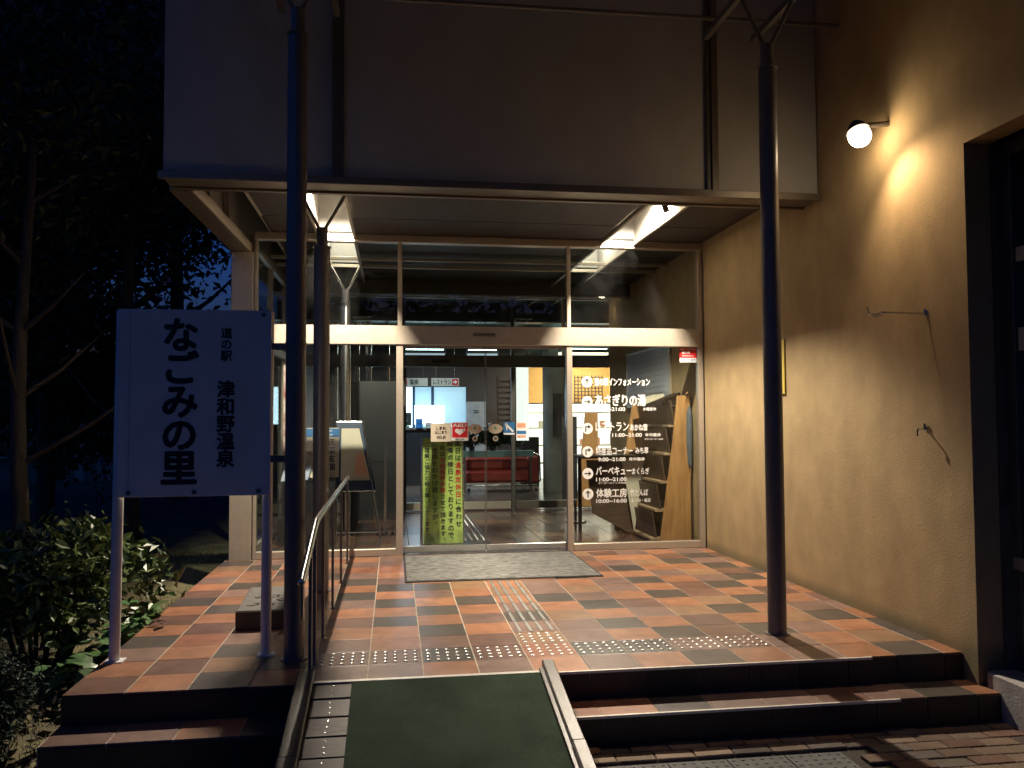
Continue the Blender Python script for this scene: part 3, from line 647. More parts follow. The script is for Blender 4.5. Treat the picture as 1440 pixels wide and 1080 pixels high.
# left glazed side wall of the vestibule
lw = thing('side_glazing', 'glazed side wall of the vestibule seen behind the sign', 'glass wall', (-1.42, 10.4, 0))
for y in (8.62, 9.85, 11.1, 12.3): B(-1.455, -1.395, y-.03, y+.03, 0, 3.24).build('mullion', M['alu'], lw, bevel=.003)
for (z0, z1) in ((0, .08), (2.15, 2.25), (3.12, 3.2)):
    for a, b_ in ((8.65, 9.82), (9.88, 11.07), (11.13, 12.27)): B(-1.45, -1.40, a, b_, z0, z1).build('rail', M['alu'], lw, bevel=.003)
for a, b_ in ((8.65, 9.82), (9.88, 11.07), (11.13, 12.27)):
    B(-1.428, -1.422, a, b_, .08, 2.15).build('glass_pane', M['glass'], lw); B(-1.428, -1.422, a, b_, 2.25, 3.12).build('glass_pane', M['glass'], lw)

# ---- sliding doors with their stickers
def door(x0, x1, label):
    t = thing('sliding_door', label, 'door', ((x0+x1)/2, 8.51, 0), 'automatic glass sliding doors')
    B(x0+.004, x1-.004, 8.505, 8.515, .085, 2.10).build('glass_pane', M['glass'], t); B(x0, x1, 8.495, 8.525, .014, .088).build('bottom_rail', M['steel'], t, bevel=.003)
    B(x0, x1, 8.496, 8.524, 2.10, 2.128).build('top_rail', M['alu'], t)
    B(x0 if x0 > .5 else x1-.006, x0+.006 if x0 > .5 else x1, 8.499, 8.521, .088, 2.10).build('edge_seal', M['darkalu'], t); return t
dL = door(.092, .932, 'left glass sliding door with the square stickers'); dR = door(.94, 1.778, 'right glass sliding door with the blue sticker')
ysk = 8.5035
def stick(parent, x0, x1, z0, z1, m, name='sticker'): return B(x0, x1, ysk, ysk+.001, z0, z1).build(name, M[m], parent)
def sx_(p): return .372+(p-606)*.00735
def sz_(q): return 1.331-(q-595)*.00731
s = stick(dL, sx_(606), sx_(634), sz_(621), sz_(595), 'cream')
Text().put('しまね', (sx_(620), ysk-.001, sz_(602)), UX, UZ, w=.10, h=.032, bold=.02).put('はじまり', (sx_(620), ysk-.001, sz_(608)), UX, UZ, w=.12, h=.032, bold=.02).put('Wi-Fi', (sx_(620), ysk-.001, sz_(615)), UX, UZ, w=.09, h=.035, bold=.02).build('print', M['ink'], s)
s = stick(dL, sx_(634)+.004, sx_(658), sz_(620), sz_(594), 'decal'); B(sx_(634)+.012, sx_(658)-.006, ysk-.0012, ysk-.0004, sz_(615.5), sz_(594)-.006).build('red_field', M['red'], s)
heart = [(0.045*math.sin(a)**3*1.1, .04*(.8125*math.cos(a)-.3125*math.cos(2*a)-.125*math.cos(3*a)-.0625*math.cos(4*a))) for a in np.linspace(0, 2*math.pi, 28, endpoint=False)]
hx = (sx_(646), ysk-.002, sz_(607))
Text().put('AED', (sx_(646), ysk-.002, sz_(598.3)), UX, UZ, w=.14, h=.032, bold=.03).poly(heart, hx, UX, UZ).poly([(.03, .012), (.055, .034), (.062, .012), (.045, -.004)], hx, UX, UZ).build('print', M['decal'], s)
Text().put('SECOM', (sx_(646), ysk-.001, sz_(618)), UX, UZ, w=.09, h=.016, bold=.02).build('footer_print', M['ink'], s)
for par, cx_, w_ in ((dL, 667.5, .074), (dR, 696.5, .074)):
    t = Text().disc(w_, (sx_(cx_), ysk, sz_(603.5)), UX, UZ, ry=.05).build('oval_sticker', M['cream'], par)
    Text().poly([(-.016, -.012), (0, .024), (.016, -.012)], (sx_(cx_), ysk-.001, sz_(602.5)), UX, UZ).build('emblem', M['green'], t)
    Text().disc(.012, (sx_(cx_)-.045, ysk-.001, sz_(603.5)), UX, UZ, 12).disc(.012, (sx_(cx_)+.045, ysk-.001, sz_(603.5)), UX, UZ, 12).build('dots', M['orange'], t)
    Text().disc(.027, (sx_(cx_), ysk, sz_(617.3)), UX, UZ).build('round_sticker', M['cream'], par)
    Text().disc(.017, (sx_(cx_), ysk-.001, sz_(617.3)), UX, UZ).build('round_emblem', M['trim'], par)
s = stick(dR, sx_(708), sx_(724)-.003, sz_(612), sz_(594), 'blue'); B(sx_(708), sx_(724)-.003, ysk-.001, ysk-.0002, sz_(612), sz_(609.5)).build('footer', M['decal'], s)
Text().poly([(-.048, .040), (-.03, .048), (.045, -.030), (.045, -.045), (.03, -.045), (-.02, .005), (-.02, -.03), (-.03, -.03), (-.035, .012)], (sx_(716), ysk-.002, sz_(602)), UX, UZ).disc(.012, (sx_(712), ysk-.002, sz_(596.5)), UX, UZ, 12).build('print', M['decal'], s)
s = stick(dR, sx_(726), sx_(741), sz_(617), sz_(594), 'decal'); B(sx_(726)+.006, sx_(741)-.006, ysk-.001, ysk-.0002, sz_(611), sz_(606.5)).build('blue_band', M['blue'], s); B(sx_(726)+.012, sx_(741)-.012, ysk-.001, ysk-.0002, sz_(602), sz_(595.8)).build('orange_block', M['orange'], s)
B(sx_(726)+.012, sx_(741)-.012, ysk-.001, ysk-.0002, sz_(616), sz_(613)).build('orange_block', M['orange'], s)

# ================================================================== VESTIBULE
itile_mesh = tile_mesh.copy(); itile_mesh.materials.clear(); itile_mesh.materials.append(M['itile'])
vf = struct(B(-1.6, XW-.002, 8.695, 12.45, -.35, -.006).build('vestibule_floor', M['joint']))
for r in range(13):
    for c in range(-5, 12):
        x0 = X0+TX*c; x1 = min(x0+TX, XW-.002); y0 = YF+TY*(NR+r)-.0; y1 = y0+TY
        if x1-x0 > .29: m_ = itile_mesh
        else:
            if (r == 0): sl = MB().box(-(x1-x0)/2+.0025, (x1-x0)/2-.0025, -.139, .139, -.012, 0).mesh('tile'); sl.materials.append(M['tile'])
            m_ = sl
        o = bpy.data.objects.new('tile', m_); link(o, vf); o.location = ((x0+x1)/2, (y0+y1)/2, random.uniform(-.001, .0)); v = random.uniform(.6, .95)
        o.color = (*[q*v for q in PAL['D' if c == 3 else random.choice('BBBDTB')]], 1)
struct(B(-1.6, 12, 12.47, 26, -.35, -.004).build('lobby_floor', M['joint']))
lt = MB()
for r in range(44):
    for c in range(-5, 36):
        x = X0+TX*c; y = 12.5+TY*r; lt.box(x+.003, x+TX-.003, y+.003, y+TY-.003, -.01, 0)
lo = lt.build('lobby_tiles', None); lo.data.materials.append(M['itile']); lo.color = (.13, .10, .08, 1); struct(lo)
studs = MB()
for r in range(3, 12):
    for i in range(4):
        for j in range(4): stud(X0+TX*3+.045+.07*i, YF+TY*(NR+r)-.105+.07*j)
studs.build('tactile_stud', M['studm'], vf, kind='stuff', smooth=True)

# lime notice stand just behind the left door
ns = thing('notice_stand', 'lime green notice stand with vertical black and red lettering behind the door glass', 'notice stand', (.53, 9.3, 0))
ny = lambda z: 9.05+.16*z
MB().prism([(.315, ny(.03), .03), (.315, ny(1.16), 1.16), (.315, ny(1.16)+.012, 1.16), (.315, ny(.03)+.012, .03)], (.435, 0, 0)).build('sheet', M['lime'], ns)
for x in (.303, .752): MB().tube([(x, ny(0), .0), (x, ny(1.18), 1.18)], .009, 8).build('frame_post', M['steel'], ns)
B(.30, .755, ny(0)-.02, ny(0)+.03, 0, .03).build('foot_rail', M['steel'], ns, bevel=.003)
for x in (.303, .752): MB().tube([(x, ny(1.1)+.02, 1.1), (x, 9.6, .0)], .008, 8).build('rear_leg', M['steel'], ns)
NU = Vector((0, .158, .987)); NR_ = (1, 0, 0)
cols = [('本日は温泉定休日に合わせ', '温泉定休日', 1.10, .079), ('設備点検日としておりますので', '', 1.10, .076), ('今夜は全館臨時休館させて頂きます。', '全館臨時休館', 1.12, .066), ('ご迷惑をおかけ致しますが、', '', 1.10, .072), ('ご理解ご協力の程お願いいたします。', '', 1.09, .061)]
for i, (s, red, z0, pt) in enumerate(cols):
    x = .700-.085*i; i0 = s.find(red) if red else -1; tk = Text(); tr_ = Text()
    for j, ch in enumerate(s):
        z = z0-pt*j; dest = tr_ if (red and i0 <= j < i0+len(red)) else tk
        p = Vector((x, ny(z)-.004, z))
        if ch in '。、': p = p+Vector((.03, 0, .03))
        dest.put(ch, p, NR_, NU, cell=.070 if pt > .07 else .060, bold=.012)
    tk.build('black_lettering', M['ink'], ns)
    if tr_.parts: tr_.build('red_lettering', M['red'], ns)

# navy A-frame board
af = thing('a_frame_board', 'navy framed poster board on thin legs behind the left glass pane', 'poster board', (-.4, 9.7, 0))
MB().prism([(-.66, 9.62, .56), (-.20, 9.62, .56), (-.37, 9.78, 1.34), (-.66, 9.78, 1.34)], (0, .02, 0)).build('board', M['navy'], af)
MB().prism([(-.60, 9.606, .68), (-.27, 9.606, .68), (-.40, 9.742, 1.27), (-.60, 9.742, 1.27)], (0, .004, 0)).build('poster', M['cream'], af)
MB().prism([(-.45, 9.60, .74), (-.30, 9.60, .74), (-.35, 9.655, .98), (-.42, 9.655, .98)], (0, .003, 0)).build('printed_picture', M['orange'], af)
for a, b_ in (((-.37, 9.78, 1.35), (-.14, 9.5, .0)), ((-.66, 9.78, 1.35), (-.68, 9.5, .0)), ((-.37, 9.80, 1.35), (-.20, 10.05, 0)), ((-.2, 9.62, .56), (-.66, 9.62, .56)), ((-.66, 9.78, 1.345), (-.37, 9.78, 1.345))): MB().tube([a, b_], .009, 8).build('frame_bar', M['steel'], af)
MB().tube([(-.17, 9.53, .1), (-.66, 9.53, .1)], .006, 8).build('cross_bar', M['darkalu'], af)
# large dark poster panel
dp = thing('dark_poster_panel', 'big dark poster panel standing left of the inner doorway', 'poster panel', (-.2, 11.5, 0))
B(-.60, .12, 11.5, 11.53, .80, 1.90).build('panel', M['darkposter'], dp); 
B(-.58, .10, 11.51, 11.54, .0, .80).build('lower_panel', M['black'], dp)
for x in (-.6, .12): B(x-.012, x+.012, 11.49, 11.55, 0, 1.92).build('frame_post', M['darkalu'], dp)
# leaflet rack with poster at far left
lr = thing('leaflet_rack', 'leaflet rack with folded brochures seen between the left columns', 'rack', (-.85, 9.4, 0))
B(-1.25, -1.0, 9.7, 9.72, .9, 2.0).build('red_white_poster', M['poster'], lr)
B(-.98, -.62, 9.6, 9.61, .72, 1.28).build('board', M['cream'], lr)
B(-.98, -.62, 9.595, 9.6, 1.18, 1.27).build('blue_band', M['blue'], lr)
Text().put('おはこ', (-.80, 9.592, 1.225), UX, UZ, w=.22, h=.06, bold=.02).build('band_lettering', M['decal'], lr)
Text().column('正面玄関', (-.70, 9.592, 1.12), UX, UZ, .085, .095, .01).column('営業案内', (-.82, 9.592, 1.12), UX, UZ, .085, .095, .01).build('lettering', M['ink'], lr)
for i in range(5): 
    MB().prism([(-1.22+.1*i, 9.30+.02*i, .70+.04*(i % 2)), (-1.13+.1*i, 9.28, .72), (-1.10+.1*i, 9.40, .86), (-1.2+.1*i, 9.42, .84)], (0, .01, .004)).build('brochure', M['cream' if i % 2 else 'paper'], lr)
B(-1.25, -.64, 9.3, 9.6, 0, .68).build('cabinet', M['black'], lr)
# barrier pole
bp = thing('barrier_pole', 'slim steel barrier pole beside the poster board', 'pole', (-.02, 10.2, 0))
B(-.12, -.09, 10.2, 10.23, 0, 1.05).build('post', M['steel'], bp); MB().tube([(-.105, 10.215, 0), (-.105, 10.215, .015)], .12, 20).build('base', M['steel'], bp)
for i in range(6): B(-.14+.05*i, -.12+.05*i, 10.15, 10.16, .02, .04).build('caster', M['steel'], bp)
# wooden leaflet shelf at right wall, stepped drawers
sh = thing('stepped_shelf', 'honey pine stepped rack with dark tiers against the right wall', 'shelf', (3.05, 9.4, 0))
side = lambda y: [(2.88, y, 0), (3.24, y, 0), (3.24, y, 1.60), (3.19, y, 1.625), (3.10, y, 1.62), (3.04, y, 1.1)]
MB().prism(side(8.80), (0, .03, 0)).build('side_panel', M['wood'], sh, bevel=.003); MB().prism([(2.72, 10.1, 0), (3.24, 10.1, 0), (3.24, 10.1, 1.60), (2.98, 10.1, 1.62)], (0, .03, 0)).build('side_panel', M['wood'], sh, bevel=.003)
for i in range(5):
    z0 = .06+.31*i; xf = 2.80+.055*i
    MB().prism([(xf+.045, 8.832, z0), (xf, 8.832, z0+.27), (xf+.015, 8.832, z0+.27), (xf+.06, 8.832, z0)], (0, 1.265, 0)).build('tier_front', M['darkwood'], sh)
    B(xf-.015, 3.235, 8.832, 10.097, z0-.028, z0-.004).build('tier_shelf', M['midwood'], sh)
B(3.05, 3.24, 8.84, 10.09, 1.50, 1.515).build('top_board', M['darkwood'], sh)
B(3.24, 3.26, 8.8, 10.13, 0, 1.60).build('back_board', M['darkwood'], sh)
bx = thing('leaflet_tray', 'tilted tray of papers on top of the stepped rack', 'tray', (3.0, 9.2, 1.62))
MB().prism([(2.98, 8.98, 1.52), (3.2, 8.98, 1.60), (3.2, 8.98, 1.66), (2.98, 8.98, 1.57)], (0, .3, 0)).build('tray', M['darkwood'], bx); MB().prism([(2.90, 9.4, 1.53), (3.15, 9.4, 1.62), (3.15, 9.4, 1.66), (2.90, 9.4, 1.60)], (0, .4, 0)).build('papers', M['cream'], bx)
um = thing('umbrella', 'folded blue grey umbrella hanging on the right end of the pine rack', 'umbrella', (3.22, 8.76, 1.3))
MB().tube([(3.185, 8.77, 1.60), (3.19, 8.77, 1.64), (3.21, 8.77, 1.655), (3.225, 8.77, 1.63), (3.222, 8.77, 1.50)], .008, 8).build('handle', M['wood'], um, smooth=True)
MB().tube([(3.222, 8.765, 1.50), (3.222, 8.765, 1.42), (3.218, 8.765, 1.1), (3.222, 8.765, .86), (3.225, 8.765, .82)], [.012, .03, .033, .022, .01], 9).build('canopy', M['umbrella'], um)
MB().tube([(3.225, 8.765, .83), (3.227, 8.765, .73)], .006, 6).build('tip', M['wood'], um)
# low table with white wedge leg
tbv = thing('reception_table', 'dark topped table with a white wedge shaped end panel', 'table', (2.5, 9.8, 0))
B(2.18, 2.90, 9.5, 10.1, .90, .93).build('top', M['darkwood'], tbv, bevel=.003); MB().prism([(2.66, 9.5, .88), (2.92, 9.5, .88), (2.80, 9.5, .02)], (0, .03, 0)).build('wedge_leg', M['cream'], tbv)
MB().prism([(2.25, 9.58, .88), (2.90, 9.58, .88), (2.80, 9.58, .0), (2.32, 9.58, .25)], (0, .03, 0)).build('modesty_panel', M['darkwood'], tbv); B(2.25, 2.29, 10.02, 10.06, 0, .9).build('leg', M['darkwood'], tbv)
fo = MB()
for i in range(4): fo.box(2.25+.16*i, 2.37+.16*i, 9.58, 9.75, .931, .937)
tag(fo.build('leaflets', M['cream']), 'leaflets spread on the dark table top', 'leaflets')
# wall notice board
nb = thing('wall_notice_board', 'pale blue framed notice board on the vestibule wall above the rack', 'notice board', (3.25, 10.3, 1.9))
B(3.24, 3.262, 9.5, 11.25, 1.55, 2.24).build('sheet', M['paper'], nb); B(3.235, 3.265, 9.46, 9.5, 1.52, 2.27).build('frame', M['alu'], nb); B(3.235, 3.265, 11.25, 11.29, 1.52, 2.27).build('frame', M['alu'], nb)
B(3.235, 3.265, 9.5, 11.25, 1.52, 1.55).build('frame', M['alu'], nb); B(3.235, 3.265, 9.5, 11.25, 2.24, 2.27).build('frame', M['alu'], nb)
for i in range(8): B(3.236, 3.2395, 9.6, 11.1, 1.62+.07*i, 1.625+.07*i).build('ruled_line', M['fascia'], nb)
# office things behind text: dark board, wood board
ob = thing('wooden_easel', 'tall honey wood easel with a black board near the inner right corner', 'easel', (2.45, 10.9, 0))
MB().prism([(2.42, 10.9, .2), (2.72, 10.9, .2), (2.72, 10.9, 1.45), (2.55, 10.9, 1.45)], (0, .03, 0)).build('wood_board', M['wood'], ob); B(2.22, 2.42, 10.85, 10.88, .3, 1.40).build('black_board', M['black'], ob)
bs = MB().tube([(2.38, 10.80, 0), (2.38, 10.80, .02)], .14, 20).tube([(2.38, 10.8, .02), (2.38, 10.8, .3)], .02, 10); bs.build('stand', M['darkalu'], ob)

# ---- inner screen at the far end of the vestibule
isn = thing('inner_screen', 'dark bronze framed inner glass screen between vestibule and lobby', 'glass screen', (.9, 12.4, 0))
def ib(name, x0, x1, z0, z1, m='darkalu'): return B(x0, x1, 12.37, 12.43, z0, z1).build(name, M[m], isn, bevel=.003)
ib('header', -1.45, XW, 2.155, 2.33); ib('sill_rail', -1.45, .12, .02, .16, 'trim'); ib('sill_rail', .16, 1.74, .03, .14, 'alu'); ib('sill_rail', 1.82, XW, .03, .14, 'trim'); ib('head_rail', -1.45, XW, 3.19, 3.24, 'alu')
for x in (-.75, .12, 1.75): ib('mullion', x, x+.06, 0, 2.15)
ib('mullion', 1.75, 1.80, 2.33, 3.19); ib('mullion', 2.54, 2.59, 2.33, 3.19, 'alu'); ib('mullion', .12, .16, 2.33, 3.19)
B(.55, .82, 12.34, 12.368, 2.21, 2.26).build('door_sensor', M['black'], isn)
for (a, b_, z0, z1) in ((-1.45, -.75, .16, 2.155), (-.69, .12, .16, 2.155), (1.81, XW, .14, 2.155), (-1.45, .12, 2.33, 3.19), (.16, 1.75, 2.33, 3.19), (1.8, 2.54, 2.33, 3.19), (2.59, XW, 2.33, 3.19)):
    B(a, b_, 12.398, 12.402, z0, z1).build('glass_pane', M['glass2'], isn)

# ================================================================== LOBBY BEYOND
struct(B(-1.6, 12, 12.45, 26, 3.26, 3.35).build('lobby_ceiling', M['teal']))
for y in (13.3, 16.4): struct(B(-1.6, 12, y, y+.25, 2.95, 3.26).build('ceiling_beam', M['darkalu']))
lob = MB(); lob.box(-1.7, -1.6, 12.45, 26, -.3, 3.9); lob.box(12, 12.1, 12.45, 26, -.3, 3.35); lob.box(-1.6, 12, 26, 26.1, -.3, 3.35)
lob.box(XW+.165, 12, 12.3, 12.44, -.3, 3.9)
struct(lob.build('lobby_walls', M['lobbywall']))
struct(B(-1.7, 12, 12.45, 26.1, 3.9, 4.0).build('lobby_roof', M['jamb']))
rw = thing('restaurant_partition', 'partition with luminous blue white windows at the back of the lobby', 'partition', (.9, 18.5, 0))
B(-1.59, 2.95, 18.56, 18.66, 0, 1.18).build('lower_wall', M['black'], rw); B(-1.59, 2.95, 18.56, 18.66, 2.12, 3.26).build('upper_wall', M['lobbywall'], rw)
B(1.62, 2.95, 18.56, 18.66, 1.18, 2.12).build('side_wall', M['lobbywall'], rw)
B(-.6, .40, 18.58, 18.6, 1.20, 2.10).build('window', M['screen2'], rw); B(.46, .82, 18.58, 18.6, 1.20, 2.10).build('window', M['screen'], rw); B(.88, 1.60, 18.58, 18.6, 1.20, 2.10).build('window', M['screen'], rw)
for x in (.40, .82): B(x, x+.06, 18.52, 18.6, 1.18, 2.12).build('mullion', M['navy'], rw)
lb = thing('light_box', 'blazing white light box on the reception counter', 'light box', (.75, 17.8, 1.2)); B(.44, 1.08, 18.1, 18.16, 1.27, 1.68).build('face', M['screen3'], lb, bevel=.01)
dsk = thing('reception_counter', 'dark reception counter below the luminous windows', 'counter', (.4, 17.6, 0)); B(-1.5, 1.05, 17.4, 17.75, 0, 1.15).build('body', M['black'], dsk); B(-1.55, 1.10, 17.35, 17.8, 1.15, 1.19).build('top', M['darkwood'], dsk)
mon = thing('computer_monitor', 'small black monitor standing on the reception counter', 'monitor', (.2, 17.6, 1.2)); B(.0, .36, 17.55, 17.58, 1.25, 1.52).build('screen', M['black'], mon); B(.16, .2, 17.58, 17.6, 1.19, 1.3).build('stand', M['black'], mon)
def hang_sign(x0, x1, txt, tx0, tx1, arrow_left, lab):
    t = thing('hanging_sign', lab, 'sign', ((x0+x1)/2, 18.0, 2.2), 'direction signs above the counter')
    B(x0, x1, 18.0, 18.03, 2.10, 2.27).build('board', M['cream'], t)
    Text().put(txt, ((tx0+tx1)/2, 17.997, 2.185), UX, UZ, w=tx1-tx0, h=.11, bold=.02).build('lettering', M['ink'], t)
    a = x0+.02 if arrow_left else x1-.15
    B(a, a+.13, 17.994, 17.999, 2.12, 2.25).build('red_square', M['red'], t)
    s_ = -1 if arrow_left else 1
    Text().poly([(-.04*s_, .018), (0, .018), (0, .042), (.05*s_, 0), (0, -.042), (0, -.018), (-.04*s_, -.018)], (a+.065, 17.99, 2.185), UX, UZ).build('arrow', M['decal'], t)
    for x in (x0+.1, x1-.1): MB().tube([(x, 18.015, 2.27), (x, 18.015, 3.26)], .006, 6).build('rod', M['steel'], t)
hang_sign(.13, .72, '温泉', .33, .52, True, 'hanging direction sign reading 温泉 with a red left arrow')
hang_sign(.80, 1.40, 'レストラン', .84, 1.22, False, 'hanging direction sign reading レストラン with a red right arrow')
wc = thing('white_cabinet', 'plain white cabinet standing right of the luminous windows', 'cabinet', (1.8, 18.2, 0)); B(1.58, 2.0, 18.1, 18.4, 0, 1.76).build('body', M['farwhite'], wc); B(1.58, 2.0, 18.09, 18.1, .85, .86).build('door_gap', M['black'], wc)
B(1.72, 1.84, 18.085, 18.09, 1.555, 1.57).build('printed_line', M['ink'], wc); B(1.74, 1.84, 18.085, 18.09, 1.515, 1.53).build('printed_line', M['ink'], wc)
for i, (x, y, z0, w_, h_, m_, lab) in enumerate(((-.9, 15.2, 0, .5, 1.3, 'darkwood', 'dark drinks cupboard at the left of the lobby'), (.45, 17.3, 1.19, .14, .2, 'blue', 'small blue display box on the reception counter'), (.66, 17.3, 1.19, .12, .12, 'cream', 'cream card holder on the reception counter'),
        (2.62, 16.9, 0, .35, 1.0, 'black', 'black cupboard beside the slatted screen'), (3.3, 17.2, 0, .3, 1.15, 'blue', 'blue draped stand in front of the lit shop'), (3.9, 16.8, 0, .6, .75, 'darkwood', 'low dark sales table in front of the lit shop'))):
    t = thing('cupboard' if h_ > .5 else 'display_box', lab, 'cupboard' if h_ > .5 else 'box', (x+w_/2, y, z0)); B(x, x+w_, y, y+.3, z0, z0+h_).build('body', M[m_], t, bevel=.008); B(x+.02, x+w_-.02, y-.006, y, z0+h_*.48, z0+h_*.52).build('front_gap', M['black'], t)
# wine rack like lattice dark
wr = thing('slatted_screen', 'dark slatted screen at the end of the partition', 'screen', (2.4, 17.8, 0))
for i in range(9): B(2.22, 2.48, 17.8, 17.83, 1.2+.12*i, 1.25+.12*i).build('slat', M['darkwood'], wr)
for x in (2.2, 2.48): B(x, x+.03, 17.78, 17.84, 0, 2.3).build('frame', M['darkwood'], wr)
# red bench with chrome frame
bn = thing('red_bench', 'red upholstered bench with a rounded chrome frame on casters', 'bench', (2.0, 15.9, 0))
B(1.32, 2.58, 15.7, 16.2, .16, .40).build('seat', M['redvinyl'], bn, bevel=.05); B(1.32, 2.58, 15.74, 15.95, .405, .655).build('backrest', M['redvinyl'], bn, bevel=.05)
B(2.56, 2.74, 15.7, 16.2, .16, .66).build('armrest', M['redvinyl'], bn, bevel=.03)
MB().tube([(1.28, 15.66, .70), (2.66, 15.66, .72), (2.76, 15.66, .66), (2.77, 15.66, .2), (2.70, 15.66, .12), (1.28, 15.66, .12)], .016, 10).build('frame', M['steel'], bn, smooth=True)
for x in (1.4, 2.7): MB().ball((x, 15.7, .035), .035, 12, 8).build('caster', M['black'], bn, smooth=True)
gs = thing('glass_table', 'frosted glass topped table with plants behind the red bench', 'table', (2.0, 15.6, 0)); B(1.25, 2.62, 15.5, 15.65, .66, .78).build('glass_edge', M['teal'], gs)
for x in (1.3, 2.55): B(x, x+.03, 15.52, 15.6, 0, .66).build('leg', M['darkalu'], gs)

def leafmesh(N, centre, rad, size, name, m, parent=None, kind=None, shell=.5, clumps=0, droop=0., aspect=.5):
    c = np.array(centre, float); rad = np.array(rad, float)
    d = rng.normal(size=(N, 3)); d /= np.linalg.norm(d, axis=1)[:, None]
    rr = (shell+(1-shell)*rng.random(N))**.6
    P = d*rr[:, None]*rad
    if clumps:
        cc = rng.normal(size=(clumps, 3)); cc /= np.linalg.norm(cc, axis=1)[:, None]; cc = cc*(.35+.6*rng.random((clumps, 1)))*rad
        idx = rng.integers(0, clumps, N); s_ = rng.random((clumps, 1))*.5+.6
        P = cc[idx]+rng.normal(size=(N, 3))*rad*.16*s_[idx]
    P = P+c
    nrm = rng.normal(size=(N, 3))+np.array([0, -.2, .9]); nrm /= np.linalg.norm(nrm, axis=1)[:, None]
    t = np.cross(nrm, rng.normal(size=(N, 3))); t /= np.linalg.norm(t, axis=1)[:, None]; b = np.cross(nrm, t)
    L = size*(.6+.8*rng.random((N, 1))); Wd = L*aspect
    v0 = P-t*L*.5; v1 = P+b*Wd*.5+nrm*L*.06; v2 = P+t*L*.5-nrm*L*.12; v3 = P-b*Wd*.5+nrm*L*.06
    V = np.stack([v0, v1, v2, v3], 1).reshape(-1, 3); o_ = np.array(off(parent)); V = V-o_
    me = bpy.data.meshes.new(name); me.from_pydata(V.tolist(), [], [(4*i, 4*i+1, 4*i+2, 4*i+3) for i in range(N)]); me.materials.append(m)
    o = bpy.data.objects.new(name, me); link(o, parent); OFF[o.name] = Vector(o_.tolist())
    if kind: o['kind'] = kind
    return o
for i, (x, lab) in enumerate(((1.45, 'bushy potted plant on the glass table, left one'), (1.85, 'potted plant with white flowers on the glass table, middle one'), (2.25, 'leafy potted plant on the glass table, right one'))):
    pp = thing('potted_plant', lab, 'plant', (x, 15.58, .78), 'plants on the glass table')
    MB().tube([(x, 15.58, .78), (x, 15.58, .86)], [.05, .06], 14).build('pot', M['black'], pp)
    leafmesh(260, (x, 15.58, 1.05), (.26, .1, .20), .12, 'foliage', M['leafdark'], pp, 'stuff')
    leafmesh(12, (x-.05, 15.5, 1.22), (.16, .05, .08), .12, 'petals', M['farwhite'], pp, 'stuff')
pl = thing('desk_plant', 'small bright green plant on the reception counter', 'plant', (.30, 17.45, 1.2)); leafmesh(50, (.22, 17.45, 1.28), (.12, .06, .09), .07, 'foliage', M['leafbig'], pl, 'stuff'); MB().tube([(.22, 17.45, 1.19), (.22, 17.45, 1.25)], .05, 12).build('pot', M['farwhite'], pl)
# pillars, blinds and shop on the right
pi = thing('concrete_pillar', 'thick grey brown pillar between lobby and shop', 'pillar', (2.75, 14.9, 0)); MB().tube([(3.0, 15.4, 0), (3.0, 15.4, 3.26)], .22, 28).build('shaft', M['pillar'], pi, smooth=True)
B(2.93, 3.10, 15.165, 15.175, 1.05, 1.85).build('notice_sheet', M['lobbywall'], pi)
bl = thing('white_blind', 'white vertical blind made to glow beside the pillar', 'blind', (2.2, 14.2, 0))
for i in range(4): B(2.10+.055*i, 2.15+.055*i, 14.2, 14.215, 1.0, 2.4).build('blind_slat', M['curtain'], bl)
for i, x in enumerate((-.98, -.62, -.42, -.12)):
    lc = thing('lobby_column', ('slim shiny lobby column, leftmost of the four behind the inner screen', 'slim shiny lobby column, second from the left behind the inner screen', 'slim shiny lobby column, third from the left behind the inner screen', 'slim shiny lobby column, rightmost of the four behind the inner screen')[i], 'column', (x, 14.2, 0), 'slim lobby columns')
    MB().tube([(x, 14.2, 0), (x, 14.2, 3.26)], .045, 18).build('shaft', M['steel'], lc, smooth=True)
sp_ = thing('shop_display', 'brightly lit shop shelves with orange wall and white goods', 'shop display', (4.2, 19, 0))
B(3.0, 6.2, 19.0, 19.06, 1.75, 2.6).build('orange_wall', M['fascia'], sp_).data.materials[0] = mat('orange_shop_wall_paint', (.8, .42, .12), .7)
B(3.0, 6.2, 19.0, 19.06, 0, 1.72).build('back_panel', M['shopglow'], sp_)
for z in (.35, .75, 1.15, 1.5): B(3.0, 6.2, 18.6, 18.98, z, z+.03).build('shelf', M['cream'], sp_)
for i in range(26):
    x = 3.05+.12*i; z = (.38, .78, 1.18)[i % 3]; B(x, x+.09, 18.65, 18.8, z, z+random.uniform(.12, .28)).build('packet', M[random.choice(['decal', 'cream', 'paper', 'orange', 'wood'])], sp_)
lat = thing('wooden_lattice', 'square wooden lattice hanging in front of the lit shop wall', 'lattice', (4.5, 18.4, 2.0))
for i in range(9): B(4.05+.08*i, 4.075+.08*i, 18.40, 18.42, 1.72, 2.36).build('lattice_bar', M['darkwood'], lat)
for i in range(8): B(4.05, 4.72, 18.42, 18.44, 1.74+.08*i, 1.765+.08*i).build('lattice_bar', M['darkwood'], lat)
